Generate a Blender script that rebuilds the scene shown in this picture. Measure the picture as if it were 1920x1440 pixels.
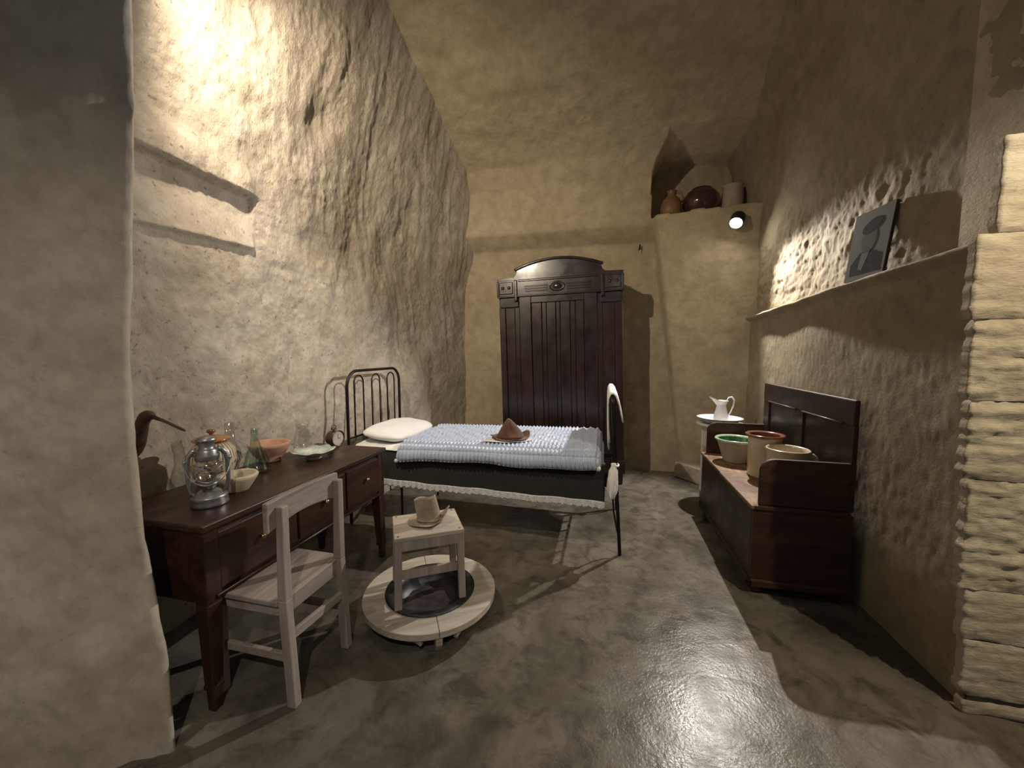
import bpy, math, random
import numpy as np
from mathutils import Vector, Matrix, Euler

for o in list(bpy.data.objects):
    bpy.data.objects.remove(o)
S = bpy.context.scene
COL = S.collection
R = math.radians
PI = math.pi

# ------------------------------------------------------------------ camera, world, lights, exposure
F_PX = 721.0
cd = bpy.data.cameras.new('camera')
cd.sensor_fit = 'HORIZONTAL'
cd.sensor_width = 36.0
cd.lens = F_PX / 1920.0 * 36.0
cd.clip_start = 0.02
cam = bpy.data.objects.new('camera', cd)
COL.objects.link(cam)
cam.location = (0, 0, 1.4)
cam.rotation_euler = (R(90) - math.atan2(60, F_PX), 0, R(13.6))
S.camera = cam

S.view_settings.view_transform = 'Standard'
S.view_settings.look = 'None'
S.view_settings.gamma = 1.0
S.view_settings.use_curve_mapping = False
S.view_settings.exposure = 0.0

W = bpy.data.worlds.new('world')
S.world = W
W.use_nodes = True
W.node_tree.nodes['Background'].inputs[0].default_value = (0.93, 0.90, 1.0, 1)
W.node_tree.nodes['Background'].inputs[1].default_value = 0.085


def spot(name, loc, aim, power, size, blend, radius, col):
    d = bpy.data.lights.new(name, 'SPOT')
    d.energy = power
    d.spot_size = R(size)
    d.spot_blend = blend
    d.shadow_soft_size = radius
    d.color = col
    o = bpy.data.objects.new(name, d)
    COL.objects.link(o)
    o.location = loc
    o.rotation_euler = Vector(aim).to_track_quat('-Z', 'Y').to_euler()
    return o


LAMP_R = Vector((1.178, 4.15, 2.615))      # lamp by the niche, seen in the picture
AIM_R = Vector((-0.50, -0.85, -0.95)).normalized()
LAMP_L = Vector((-1.50, 1.15, 3.10))       # lamp high on the left wall
AIM_L = Vector((-0.05, 1.0, -0.50)).normalized()
LAMP_P = Vector((1.95, 0.75, 2.75))        # lamp in front of the right pier
AIM_P = Vector((-0.10, 0.62, -1.0)).normalized()
LAMP_F = Vector((0.25, -1.10, 3.00))       # lamp behind the viewer, on the left jamb
AIM_F = Vector((-1.95, 1.75, -2.65)).normalized()
spot('spot_light_niche', LAMP_R + AIM_R * 0.035, AIM_R, 320, 104, 0.35, 0.018, (1.0, 0.93, 0.86))
spot('spot_light_left', LAMP_L + AIM_L * 0.03, AIM_L, 228, 122, 0.9, 0.02, (1.0, 0.85, 0.65))
spot('spot_light_pier', LAMP_P + AIM_P * 0.03, AIM_P, 140, 100, 0.6, 0.02, (1.0, 0.85, 0.62))
spot('spot_light_front', LAMP_F + AIM_F * 0.03, AIM_F, 125, 62, 1.0, 0.03, (1.0, 0.88, 0.72))

# ------------------------------------------------------------------ numpy noise
_rng = np.random.RandomState(7)
_perm = np.concatenate([_rng.permutation(256)] * 3)
_g = _rng.normal(size=(256, 3))
_g /= np.linalg.norm(_g, axis=1)[:, None]


def pn(x, y, z=0.0):
    x, y, z = np.broadcast_arrays(np.asarray(x, float), np.asarray(y, float), np.asarray(z, float))
    xi, yi, zi = np.floor(x).astype(int), np.floor(y).astype(int), np.floor(z).astype(int)
    xf, yf, zf = x - xi, y - yi, z - zi
    xi &= 255; yi &= 255; zi &= 255
    fu = lambda t: t * t * t * (t * (t * 6 - 15) + 10)
    u, v, w = fu(xf), fu(yf), fu(zf)

    def gr(a, b, c):
        h = _perm[_perm[_perm[(xi + a) & 255] + ((yi + b) & 255)] + ((zi + c) & 255)]
        g = _g[h]
        return g[..., 0] * (xf - a) + g[..., 1] * (yf - b) + g[..., 2] * (zf - c)
    lp = lambda a, b, t: a + t * (b - a)
    return 1.5 * lp(lp(lp(gr(0, 0, 0), gr(1, 0, 0), u), lp(gr(0, 1, 0), gr(1, 1, 0), u), v),
                    lp(lp(gr(0, 0, 1), gr(1, 0, 1), u), lp(gr(0, 1, 1), gr(1, 1, 1), u), v), w)


def fbm(x, y, z=0.0, o=4):
    r = 0; a = 1.0; f = 1.0
    for i in range(o):
        r = r + a * pn(np.asarray(x) * f + 11.3 * i, np.asarray(y) * f + 5.7 * i, np.asarray(z) * f + 3.1 * i)
        a *= 0.5; f *= 2.03
    return r


def sstep(a, b, x):
    t = np.clip((x - a) / (b - a), 0, 1)
    return t * t * (3 - 2 * t)


# ------------------------------------------------------------------ mesh helper
class MB:
    def __init__(s):
        s.v = []; s.f = []

    def add(s, vs, fs):
        n = len(s.v)
        s.v += [tuple(map(float, p)) for p in vs]
        s.f += [tuple(i + n for i in f) for f in fs]
        return s

    def box(s, x0, x1, y0, y1, z0, z1, M=None):
        vs = [Vector((x, y, z)) for z in (z0, z1) for y in (y0, y1) for x in (x0, x1)]
        if M is not None:
            vs = [M @ v for v in vs]
        return s.add(vs, [(0, 2, 3, 1), (4, 5, 7, 6), (0, 1, 5, 4), (2, 6, 7, 3), (0, 4, 6, 2), (1, 3, 7, 5)])

    def bar(s, a, b, w0, d0, w1=None, d1=None, xdir=(1, 0, 0)):
        """square-section bar from a to b, section w along xdir, d across, tapering"""
        a, b = Vector(a), Vector(b)
        w1 = w0 if w1 is None else w1; d1 = d0 if d1 is None else d1
        t = (b - a).normalized()
        X = Vector(xdir); X = (X - t * X.dot(t)).normalized(); Y = t.cross(X)
        vs = []
        for p, w, d in ((a, w0, d0), (b, w1, d1)):
            for sy in (-1, 1):
                for sx in (-1, 1):
                    vs.append(p + X * sx * w / 2 + Y * sy * d / 2)
        return s.add(vs, [(0, 2, 3, 1), (4, 5, 7, 6), (0, 1, 5, 4), (2, 6, 7, 3), (0, 4, 6, 2), (1, 3, 7, 5)])

    def tube(s, path, r, n=10, closed=False):
        P = [Vector(p) for p in path]
        m = len(P)
        rr = r if hasattr(r, '__len__') else [r] * m
        T = []
        for i in range(m):
            if closed:
                T.append((P[(i + 1) % m] - P[i - 1]).normalized())
            else:
                T.append((P[min(i + 1, m - 1)] - P[max(i - 1, 0)]).normalized())
        u = T[0].orthogonal().normalized()
        vs = []
        for i in range(m):
            u = (u - T[i] * u.dot(T[i]))
            u = u.normalized() if u.length > 1e-6 else T[i].orthogonal().normalized()
            w = T[i].cross(u)
            for k in range(n):
                a = 2 * PI * k / n
                vs.append(P[i] + (u * math.cos(a) + w * math.sin(a)) * rr[i])
        fs = []
        for i in range(m if closed else m - 1):
            j = (i + 1) % m
            for k in range(n):
                l = (k + 1) % n
                fs.append((i * n + k, i * n + l, j * n + l, j * n + k))
        if not closed:
            fs.append(tuple(range(n - 1, -1, -1)))
            fs.append(tuple((m - 1) * n + k for k in range(n)))
        return s.add(vs, fs)

    def lathe(s, prof, n=40, c=(0, 0, 0), fn=None, M=None):
        """prof: (r, z) list from bottom axis to top; closed with fans at r==0"""
        vs = []; idx = []
        for i, (r, z) in enumerate(prof):
            if r < 1e-6:
                idx.append([len(vs)] * n)
                p = Vector((0, 0, z))
                if fn: p = Vector(fn(p.x, p.y, p.z, 0, i))
                vs.append(p)
            else:
                row = []
                for k in range(n):
                    a = 2 * PI * k / n
                    p = Vector((r * math.cos(a), r * math.sin(a), z))
                    if fn: p = Vector(fn(p.x, p.y, p.z, a, i))
                    row.append(len(vs)); vs.append(p)
                idx.append(row)
        if M is not None:
            vs = [M @ p for p in vs]
        C = Vector(c)
        vs = [p + C for p in vs]
        fs = []
        for i in range(len(prof) - 1):
            a, b = idx[i], idx[i + 1]
            for k in range(n):
                l = (k + 1) % n
                f = []
                for q in (a[k], a[l], b[l], b[k]):
                    if q not in f: f.append(q)
                if len(f) >= 3: fs.append(tuple(f))
        return s.add(vs, fs)

    def prism(s, pts, d0, d1, to):
        """2-D outline extruded between d0 and d1; to(u, v, d) -> xyz"""
        n = len(pts)
        vs = [to(u, v, d0) for u, v in pts] + [to(u, v, d1) for u, v in pts]
        fs = [tuple(range(n - 1, -1, -1)), tuple(range(n, 2 * n))]
        for i in range(n):
            j = (i + 1) % n
            fs.append((i, j, n + j, n + i))
        return s.add(vs, fs)

    def build(s, name, mat, parent=None, smooth=False, bevel=0.0, seg=2, mod=None):
        me = bpy.data.meshes.new(name)
        me.from_pydata(s.v, [], s.f)
        me.update()
        import bmesh
        bm = bmesh.new(); bm.from_mesh(me)
        bmesh.ops.recalc_face_normals(bm, faces=bm.faces)
        bm.to_mesh(me); bm.free()
        mats = mat if isinstance(mat, (list, tuple)) else [mat]
        for m in mats: me.materials.append(m)
        if smooth:
            me.polygons.foreach_set('use_smooth', [True] * len(me.polygons))
        o = bpy.data.objects.new(name, me)
        COL.objects.link(o)
        if parent is not None: o.parent = parent
        if bevel:
            b = o.modifiers.new('bevel', 'BEVEL'); b.width = bevel; b.segments = seg
            b.limit_method = 'ANGLE'; b.angle_limit = R(40)
        return o


def grid_obj(name, X, Y, Z, mat, flip=False, smooth=True):
    """heightfield-like surface from 2-D coordinate arrays"""
    nu, nv = X.shape
    co = np.stack([X, Y, Z], -1).reshape(-1, 3)
    i = np.arange(nu * nv).reshape(nu, nv)
    q = np.stack([i[:-1, :-1], i[1:, :-1], i[1:, 1:], i[:-1, 1:]], -1).reshape(-1, 4)
    if flip: q = q[:, ::-1]
    me = bpy.data.meshes.new(name)
    me.vertices.add(len(co)); me.vertices.foreach_set('co', co.ravel())
    me.loops.add(q.size); me.loops.foreach_set('vertex_index', q.ravel().astype(np.int32))
    me.polygons.add(len(q))
    me.polygons.foreach_set('loop_start', np.arange(0, q.size, 4, dtype=np.int32))
    me.update(calc_edges=True)
    if smooth:
        me.polygons.foreach_set('use_smooth', np.ones(len(q), bool))
    me.materials.append(mat)
    me.validate()
    o = bpy.data.objects.new(name, me)
    COL.objects.link(o)
    return o


def tag(o, label, cat, group=None):
    o['label'] = label; o['category'] = cat
    if group: o['group'] = group
    return o


def struct(o, label, cat):
    o['kind'] = 'structure'
    return tag(o, label, cat)


def thing(name, label, cat, loc=(0, 0, 0), rz=0, group=None):
    o = bpy.data.objects.new(name, None)
    o.empty_display_size = 0.05
    COL.objects.link(o)
    o.location = loc; o.rotation_euler = (0, 0, rz)
    return tag(o, label, cat, group)


# ------------------------------------------------------------------ materials
class NT:
    def __init__(s, name):
        s.m = bpy.data.materials.new(name); s.m.use_nodes = True
        s.n = s.m.node_tree.nodes; s.l = s.m.node_tree.links
        s.b = s.n['Principled BSDF']

    def node(s, t, **k):
        n = s.n.new(t)
        for a, b in k.items(): setattr(n, a, b)
        return n

    def link(s, a, b): s.l.new(a, b)

    def coords(s, scale=(1, 1, 1), rot=(0, 0, 0)):
        tc = s.node('ShaderNodeTexCoord'); mp = s.node('ShaderNodeMapping')
        mp.inputs['Scale'].default_value = scale; mp.inputs['Rotation'].default_value = rot
        s.link(tc.outputs['Object'], mp.inputs['Vector'])
        return mp.outputs['Vector']

    def noise(s, vec, scale, detail=5, rough=0.6, dist=0.0):
        n = s.node('ShaderNodeTexNoise')
        n.inputs['Scale'].default_value = scale; n.inputs['Detail'].default_value = detail
        n.inputs['Roughness'].default_value = rough; n.inputs['Distortion'].default_value = dist
        s.link(vec, n.inputs['Vector'])
        return n.outputs['Fac']

    def ramp(s, fac, stops):
        r = s.node('ShaderNodeValToRGB')
        e = r.color_ramp.elements
        while len(e) < len(stops): e.new(0.5)
        for el, (p, c) in zip(e, stops):
            el.position = p; el.color = (*c, 1) if len(c) == 3 else c
        s.link(fac, r.inputs['Fac'])
        return r.outputs['Color']

    def mix(s, fac, a, b, mode='MIX'):
        m = s.node('ShaderNodeMix', data_type='RGBA', blend_type=mode)
        for v, i in ((fac, m.inputs[0]), (a, m.inputs[6]), (b, m.inputs[7])):
            if hasattr(v, 'default_value') or hasattr(v, 'is_linked'): s.link(v, i)
            elif isinstance(v, (int, float)): i.default_value = v
            else: i.default_value = (*v, 1)
        return m.outputs[2]

    def math(s, op, a, b=None):
        m = s.node('ShaderNodeMath', operation=op)
        for v, i in ((a, m.inputs[0]), (b, m.inputs[1])):
            if v is None: continue
            if isinstance(v, (int, float)): i.default_value = v
            else: s.link(v, i)
        return m.outputs[0]

    def bump(s, h, strength=0.3, dist=0.01):
        b = s.node('ShaderNodeBump')
        b.inputs['Strength'].default_value = strength; b.inputs['Distance'].default_value = dist
        s.link(h, b.inputs['Height']); s.link(b.outputs['Normal'], s.b.inputs['Normal'])

    def set(s, **k):
        for a, v in k.items():
            i = s.b.inputs[a.replace('_', ' ')]
            if isinstance(v, (int, float)): i.default_value = v
            elif isinstance(v, (tuple, list)): i.default_value = (*v, 1) if len(v) == 3 else v
            else: s.link(v, i)
        return s


def m_stone(name, c0, c1, c2, pits=0.5, bump=0.5, fine=60.0, streak=(1, 1, 1)):
    t = NT(name)
    v = t.coords(); vs = t.coords(streak)
    big = t.noise(v, 1.6, 6, 0.62, 0.4)
    col = t.ramp(big, [(0.30, c1), (0.52, c0), (0.72, c2)])
    mid = t.noise(v, 9, 6, 0.65)
    col = t.mix(t.ramp(mid, [(0.35, (0.55,) * 3), (0.6, (0, 0, 0))]), col, tuple(x * 0.72 for x in c1))
    sp = t.noise(v, 38, 4, 0.6)
    col = t.mix(t.ramp(sp, [(0.28, (pits,) * 3), (0.40, (0, 0, 0))]), col, tuple(x * 0.35 for x in c1))
    h = t.mix(0.5, t.noise(vs, fine, 6, 0.7), t.noise(vs, fine * 0.28, 5, 0.65))
    t.bump(h, bump, 0.02)
    t.set(Base_Color=col, Roughness=0.93)
    t.b.inputs['Specular IOR Level'].default_value = 0.2
    return t.m


def m_wood(name, dark, light, axis='z', scale=1.0, rough=0.4, worn=None, wornamt=0.0, bump=0.15, coat=0.0):
    t = NT(name)
    k = {'x': (0.09, 1, 1), 'y': (1, 0.09, 1), 'z': (1, 1, 0.09)}[axis]
    v = t.coords(tuple(a * scale for a in k))
    g = t.noise(v, 42, 6, 0.62, 0.6)
    g2 = t.noise(v, 9, 4, 0.55, 1.2)
    col = t.mix(t.ramp(g, [(0.32, (0, 0, 0)), (0.68, (1, 1, 1))]), dark, light)
    col = t.mix(t.ramp(g2, [(0.35, (0.65,) * 3), (0.6, (0, 0, 0))]), col, tuple(a * 0.55 for a in dark))
    if worn:
        w = t.noise(t.coords(), 7, 7, 0.72)
        col = t.mix(t.ramp(w, [(1 - wornamt - 0.06, (0, 0, 0)), (1 - wornamt + 0.05, (1, 1, 1))]), col, worn)
    r = t.ramp(t.noise(t.coords(), 6, 4), [(0.3, (rough * 0.75,) * 3), (0.75, (min(1, rough * 1.4),) * 3)])
    t.bump(g, bump, 0.004)
    t.set(Base_Color=col, Roughness=r)
    if coat: t.set(Coat_Weight=coat, Coat_Roughness=0.15)
    return t.m


def m_plain(name, col, rough=0.5, metal=0.0, var=0.15, nscale=12, bump=0.0, bscale=60, spec=None, coat=0.0, sheen=0.0):
    t = NT(name)
    f = t.noise(t.coords(), nscale, 5, 0.6)
    c = t.ramp(f, [(0.3, tuple(x * (1 - var) for x in col)), (0.7, tuple(min(1, x * (1 + var)) for x in col))])
    t.set(Base_Color=c, Roughness=rough, Metallic=metal)
    if bump: t.bump(t.noise(t.coords(), bscale, 4), bump, 0.004)
    if coat: t.set(Coat_Weight=coat, Coat_Roughness=0.08)
    if sheen: t.set(Sheen_Weight=sheen)
    if spec is not None: t.b.inputs['Specular IOR Level'].default_value = spec
    return t.m


def m_glass(name, col, rough=0.11):
    """thin blown glass: mostly see-through, mirror-like towards its edges"""
    t = NT(name)
    f = t.noise(t.coords(), 20, 3)
    c = t.ramp(f, [(0.3, tuple(x * 0.96 for x in col)), (0.7, col)])
    tr = t.node('ShaderNodeBsdfTransparent'); gl = t.node('ShaderNodeBsdfGlossy'); mx = t.node('ShaderNodeMixShader')
    lw = t.node('ShaderNodeLayerWeight'); lw.inputs['Blend'].default_value = 0.5
    fr = t.math('ADD', t.math('MULTIPLY', t.math('POWER', lw.outputs['Facing'], 3.5), 0.5), 0.08)
    gl.inputs['Roughness'].default_value = rough
    t.link(c, tr.inputs['Color']); t.link(fr, mx.inputs[0])
    t.link(tr.outputs[0], mx.inputs[1]); t.link(gl.outputs[0], mx.inputs[2])
    t.link(mx.outputs[0], t.n['Material Output'].inputs['Surface'])
    return t.m


def m_emit(name, col, s):
    t = NT(name)
    t.set(Base_Color=(1, 1, 1), Emission_Color=col, Emission_Strength=s)
    return t.m


M = {}
M['stone_left'] = m_stone('tuff_left', (0.49, 0.432, 0.355), (0.39, 0.325, 0.242), (0.55, 0.50, 0.43), 0.75, 0.55, 55, (1, 1.2, 0.75))
M['stone_back'] = m_stone('tuff_back', (0.46, 0.385, 0.27), (0.40, 0.325, 0.215), (0.50, 0.43, 0.31), 0.35, 0.22, 40)
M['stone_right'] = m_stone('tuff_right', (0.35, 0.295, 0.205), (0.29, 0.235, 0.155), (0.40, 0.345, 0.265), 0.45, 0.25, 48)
M['stone_pier'] = m_stone('tuff_pier', (0.54, 0.49, 0.40), (0.44, 0.39, 0.30), (0.60, 0.56, 0.49), 0.25, 0.25, 36)
M['stone_block'] = m_stone('tuff_block', (0.56, 0.49, 0.36), (0.46, 0.39, 0.28), (0.60, 0.54, 0.43), 0.35, 0.55, 42, (0.6, 1, 1.8))
M['stone_plinth'] = m_stone('tuff_plinth', (0.48, 0.42, 0.31), (0.38, 0.31, 0.22), (0.55, 0.48, 0.37), 0.3, 0.3, 40)


def m_floor():
    t = NT('worn_concrete')
    v = t.coords()
    a = t.noise(v, 1.7, 7, 0.62, 0.8)
    col = t.ramp(a, [(0.30, (0.060, 0.052, 0.040)), (0.46, (0.118, 0.107, 0.085)), (0.60, (0.168, 0.154, 0.125)), (0.78, (0.205, 0.186, 0.148))])
    b = t.noise(v, 6.5, 8, 0.7, 0.6)
    col = t.mix(t.ramp(b, [(0.36, (0.75,) * 3), (0.53, (0, 0, 0))]), col, (0.048, 0.040, 0.030))
    # fine pale scratches
    sc = t.noise(t.coords((1.0, 9.0, 1.0), (0, 0, 0.5)), 7, 2, 0.5, 2.0)
    s2 = t.noise(t.coords((10.0, 1.0, 1.0), (0, 0, 0.3)), 6, 2, 0.5, 2.0)
    line = t.math('MAXIMUM', t.ramp(sc, [(0.495, (0, 0, 0)), (0.5, (0.35,) * 3), (0.505, (0, 0, 0))]),
                  t.ramp(s2, [(0.496, (0, 0, 0)), (0.5, (0.3,) * 3), (0.504, (0, 0, 0))]))
    gate = t.ramp(t.noise(v, 2.3, 3), [(0.52, (0, 0, 0)), (0.62, (1, 1, 1))])
    col = t.mix(t.math('MULTIPLY', line, gate), col, (0.34, 0.32, 0.27))
    sp = t.noise(v, 30, 3)
    col = t.mix(t.ramp(sp, [(0.72, (0, 0, 0)), (0.78, (0.6,) * 3)]), col, (0.36, 0.34, 0.29))
    r = t.ramp(t.noise(v, 5, 6, 0.7), [(0.32, (0.17,) * 3), (0.70, (0.40,) * 3)])
    h = t.mix(0.45, t.noise(v, 16, 6, 0.62, 0.8), t.noise(v, 75, 4, 0.6))
    t.bump(h, 0.22, 0.012)
    t.set(Base_Color=col, Roughness=r)
    t.b.inputs['Specular IOR Level'].default_value = 0.29
    return t.m


M['floor'] = m_floor()
M['desk'] = m_wood('desk_wood', (0.0216, 0.0090, 0.0054), (0.0612, 0.0259, 0.0137), 'y', 1, 0.36, (0.1440, 0.0792, 0.0432), 0.24)
M['desk_leg'] = m_wood('desk_leg_wood', (0.0216, 0.0094, 0.0058), (0.0540, 0.0230, 0.0122), 'z', 1, 0.4, (0.1872, 0.1080, 0.0504), 0.33)
M['wardrobe'] = m_wood('wardrobe_wood', (0.0105, 0.0049, 0.0037), (0.0390, 0.0158, 0.0097), 'z', 0.8, 0.30, (0.0675, 0.0300, 0.0188), 0.26, 0.12, 0.35)
M['wardrobe_h'] = m_wood('wardrobe_wood_cross', (0.0105, 0.0049, 0.0037), (0.0360, 0.0150, 0.0094), 'x', 0.8, 0.27, None, 0, 0.1, 0.5)
M['bench'] = m_wood('bench_wood', (0.0300, 0.0108, 0.0045), (0.0780, 0.0312, 0.0126), 'x', 1, 0.5, None, 0, 0.1, 0.15)
M['bench_y'] = m_wood('bench_wood_long', (0.0153, 0.0058, 0.0027), (0.0382, 0.0158, 0.0067), 'y', 1, 0.5, None, 0, 0.1, 0.15)
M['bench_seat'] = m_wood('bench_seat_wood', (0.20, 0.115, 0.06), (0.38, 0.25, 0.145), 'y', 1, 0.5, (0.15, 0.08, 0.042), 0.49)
M['pale'] = m_wood('whitewashed_wood', (0.31, 0.255, 0.225), (0.45, 0.385, 0.345), 'z', 1, 0.6, (0.22, 0.155, 0.12), 0.26)
M['pale_y'] = m_wood('whitewashed_wood_long', (0.31, 0.255, 0.225), (0.45, 0.385, 0.345), 'y', 1, 0.6, (0.24, 0.165, 0.125), 0.30)
M['pale_top'] = m_wood('whitewashed_wood_top', (0.46, 0.40, 0.33), (0.60, 0.54, 0.46), 'x', 1, 0.6, (0.32, 0.26, 0.20), 0.24)
M['ring'] = m_wood('weathered_ring_wood', (0.40, 0.36, 0.30), (0.58, 0.53, 0.45), 'x', 1, 0.75, (0.26, 0.22, 0.17), 0.30)
M['iron'] = m_plain('black_iron', (0.022, 0.020, 0.019), 0.42, 0.7, 0.3)
M['nail'] = m_plain('dark_nail', (0.03, 0.024, 0.02), 0.6, 0.5, 0.2)
M['brass'] = m_plain('old_brass', (0.42, 0.30, 0.16), 0.35, 1.0, 0.3)
M['tin'] = m_plain('dull_tin', (0.33, 0.33, 0.34), 0.38, 0.85, 0.35, 18, 0.1)
M['glass_clear'] = m_glass('clear_glass', (0.985, 0.99, 0.985))
M['glass_green'] = m_glass('green_glass', (0.86, 0.93, 0.88))
M['terracotta'] = m_plain('terracotta', (0.44, 0.25, 0.17), 0.75, 0, 0.22, 14, 0.15)
M['cream'] = m_plain('cream_ceramic', (0.60, 0.51, 0.37), 0.45, 0, 0.12, 9, 0.06)
M['cream_glaze'] = m_plain('cream_glaze', (0.56, 0.47, 0.33), 0.25, 0, 0.14, 7, 0.04, 60, None, 0.4)
M['brown_glaze'] = m_plain('brown_glaze', (0.20, 0.075, 0.045), 0.2, 0, 0.3, 10, 0.04, 60, None, 0.5)
M['orange_glaze'] = m_plain('orange_brown_glaze', (0.36, 0.15, 0.06), 0.25, 0, 0.25, 14, 0.04, 60, None, 0.5)
M['plum_glaze'] = m_plain('plum_glaze', (0.055, 0.022, 0.022), 0.15, 0, 0.3, 10, 0.03, 60, None, 0.6)
M['buff'] = m_plain('buff_clay', (0.40, 0.33, 0.26), 0.7, 0, 0.15, 10, 0.1)
M['amber'] = m_plain('amber_clay', (0.20, 0.11, 0.045), 0.5, 0, 0.25, 10, 0.1)
M['enamel'] = m_plain('white_enamel', (0.72, 0.72, 0.71), 0.25, 0, 0.04, 8, 0, 60, None, 0.4)
M['enamel_rim'] = m_plain('enamel_dark_rim', (0.05, 0.05, 0.07), 0.3, 0, 0.2)
M['linen'] = m_plain('white_linen', (0.80, 0.79, 0.79), 0.85, 0, 0.04, 20, 0.25, 180, None, 0, 0.2)
M['cover'] = m_plain('dark_green_blanket', (0.014, 0.015, 0.012), 0.9, 0, 0.25, 18, 0.3, 220, None, 0, 0.15)
M['lace'] = m_plain('white_lace', (0.62, 0.62, 0.66), 0.9, 0, 0.3, 90, 0.8, 120)
M['piping'] = m_plain('cream_piping', (0.62, 0.58, 0.50), 0.8, 0, 0.1, 30)
M['felt_brown'] = m_plain('brown_felt', (0.105, 0.053, 0.033), 0.95, 0, 0.3, 14, 0.35, 160, 0.2, 0, 0.3)
M['felt_grey'] = m_plain('grey_brown_felt', (0.36, 0.285, 0.20), 0.95, 0, 0.28, 16, 0.35, 160, 0.2, 0, 0.3)
M['band'] = m_plain('dark_hat_band', (0.10, 0.055, 0.03), 0.8, 0, 0.2)
M['bird'] = m_wood('carved_bird_wood', (0.045, 0.024, 0.015), (0.10, 0.055, 0.035), 'x', 1, 0.5)
M['copper'] = m_plain('brown_metal', (0.14, 0.085, 0.07), 0.32, 0.8, 0.3)
M['dial'] = m_plain('clock_dial', (0.55, 0.50, 0.43), 0.5, 0, 0.1)
M['dark_metal'] = m_plain('dark_basin_metal', (0.06, 0.062, 0.068), 0.45, 0.8, 0.35, 20, 0.1)
M['ash'] = m_plain('dark_ash', (0.035, 0.026, 0.024), 1.0, 0, 0.5, 25, 0.8, 40)
M['lamp_black'] = m_plain('lamp_black_paint', (0.012, 0.012, 0.012), 0.5, 0.2, 0.2)
M['lens'] = m_emit('lamp_lens', (1.0, 0.93, 0.80), 160.0)
M['frame_dark'] = m_plain('dark_frame_edge', (0.02, 0.014, 0.011), 0.6, 0, 0.2)
M['print_pale'] = m_plain('print_pale_grey', (0.20, 0.205, 0.19), 0.95, 0, 0.10, 9, spec=0.05)
M['print_mid'] = m_plain('print_mid_grey', (0.125, 0.13, 0.125), 0.95, 0, 0.15, 30, spec=0.05)
M['print_dark'] = m_plain('print_dark_grey', (0.055, 0.057, 0.057), 0.95, 0, 0.25, 30, spec=0.05)


def m_satin():
    t = NT('pale_blue_satin')
    f = t.noise(t.coords(), 6, 4)
    c = t.ramp(f, [(0.3, (0.36, 0.43, 0.58)), (0.7, (0.45, 0.52, 0.66))])
    t.set(Base_Color=c, Roughness=0.36, Sheen_Weight=0.3)
    t.bump(t.noise(t.coords((1, 0.35, 1)), 70, 3), 0.12, 0.006)
    return t.m


M['satin'] = m_satin()


def m_striped():
    t = NT('striped_cream_glaze')
    tc = t.node('ShaderNodeTexCoord'); sx = t.node('ShaderNodeSeparateXYZ')
    t.link(tc.outputs['Object'], sx.inputs[0])
    ang = t.math('ARCTAN2', sx.outputs['Y'], sx.outputs['X'])
    wob = t.math('MULTIPLY', t.noise(t.coords(), 12, 3), 0.25)
    s = t.math('SINE', t.math('MULTIPLY', t.math('ADD', ang, wob), 30.0))
    st = t.ramp(s, [(0.55, (0, 0, 0)), (0.72, (1, 1, 1))])
    up = t.ramp(sx.outputs['Z'], [(0.115, (0, 0, 0)), (0.125, (1, 1, 1))])
    base = t.mix(t.math('MULTIPLY', st, up), (0.62, 0.53, 0.38), (0.12, 0.075, 0.045))
    # dark painted blotches on the belly
    bl = t.ramp(t.noise(t.coords(), 26, 3), [(0.58, (0, 0, 0)), (0.62, (1, 1, 1))])
    lo = t.ramp(sx.outputs['Z'], [(0.05, (0, 0, 0)), (0.06, (1, 1, 1)), (0.11, (1, 1, 1)), (0.118, (0, 0, 0))])
    base = t.mix(t.math('MULTIPLY', bl, lo), base, (0.10, 0.05, 0.035))
    t.set(Base_Color=base, Roughness=0.3, Coat_Weight=0.4)
    return t.m


M['striped'] = m_striped()


def m_green_in(name, a, b, rough=0.2):
    t = NT(name)
    f = t.noise(t.coords((1, 1, 0.25)), 22, 4, 0.6, 0.5)
    c = t.ramp(f, [(0.38, a), (0.6, b)])
    t.set(Base_Color=c, Roughness=rough, Coat_Weight=0.5)
    return t.m


M['green_glaze'] = m_green_in('green_glaze', (0.02, 0.10, 0.04), (0.10, 0.30, 0.14))
M['green_rim'] = m_green_in('pale_green_rim', (0.30, 0.42, 0.28), (0.52, 0.56, 0.42))
M['celadon'] = m_green_in('celadon_glaze', (0.30, 0.42, 0.36), (0.62, 0.66, 0.62), 0.2)

# ------------------------------------------------------------------ the cave shell
# floor
xs = np.linspace(-3.1, 3.4, 310); ys = np.linspace(-1.6, 5.2, 330)
X, Y = np.meshgrid(xs, ys, indexing='ij')
Z = 0.004 * fbm(X * 1.3, Y * 1.3, 0, 3) + 0.0012 * fbm(X * 9, Y * 9, 2.0, 2) - 0.003
struct(grid_obj('floor', X, Y, Z, M['floor']), 'dark worn glossy concrete floor of the cave room', 'floor')


# left wall ---------------------------------------------------------
def left_base(y, z):
    b = np.interp(y, [0.8, 1.3, 2.2, 3.0, 3.6, 4.1, 4.5, 4.9], [-2.06, -2.10, -2.15, -2.16, -2.10, -1.98, -1.84, -1.74])
    lean = np.interp(z, [0, 1.5, 2.2, 2.8, 3.2, 3.6, 4.2], [0, 0.0, 0.03, 0.15, 0.27, 0.42, 0.75])
    return b + lean


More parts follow.
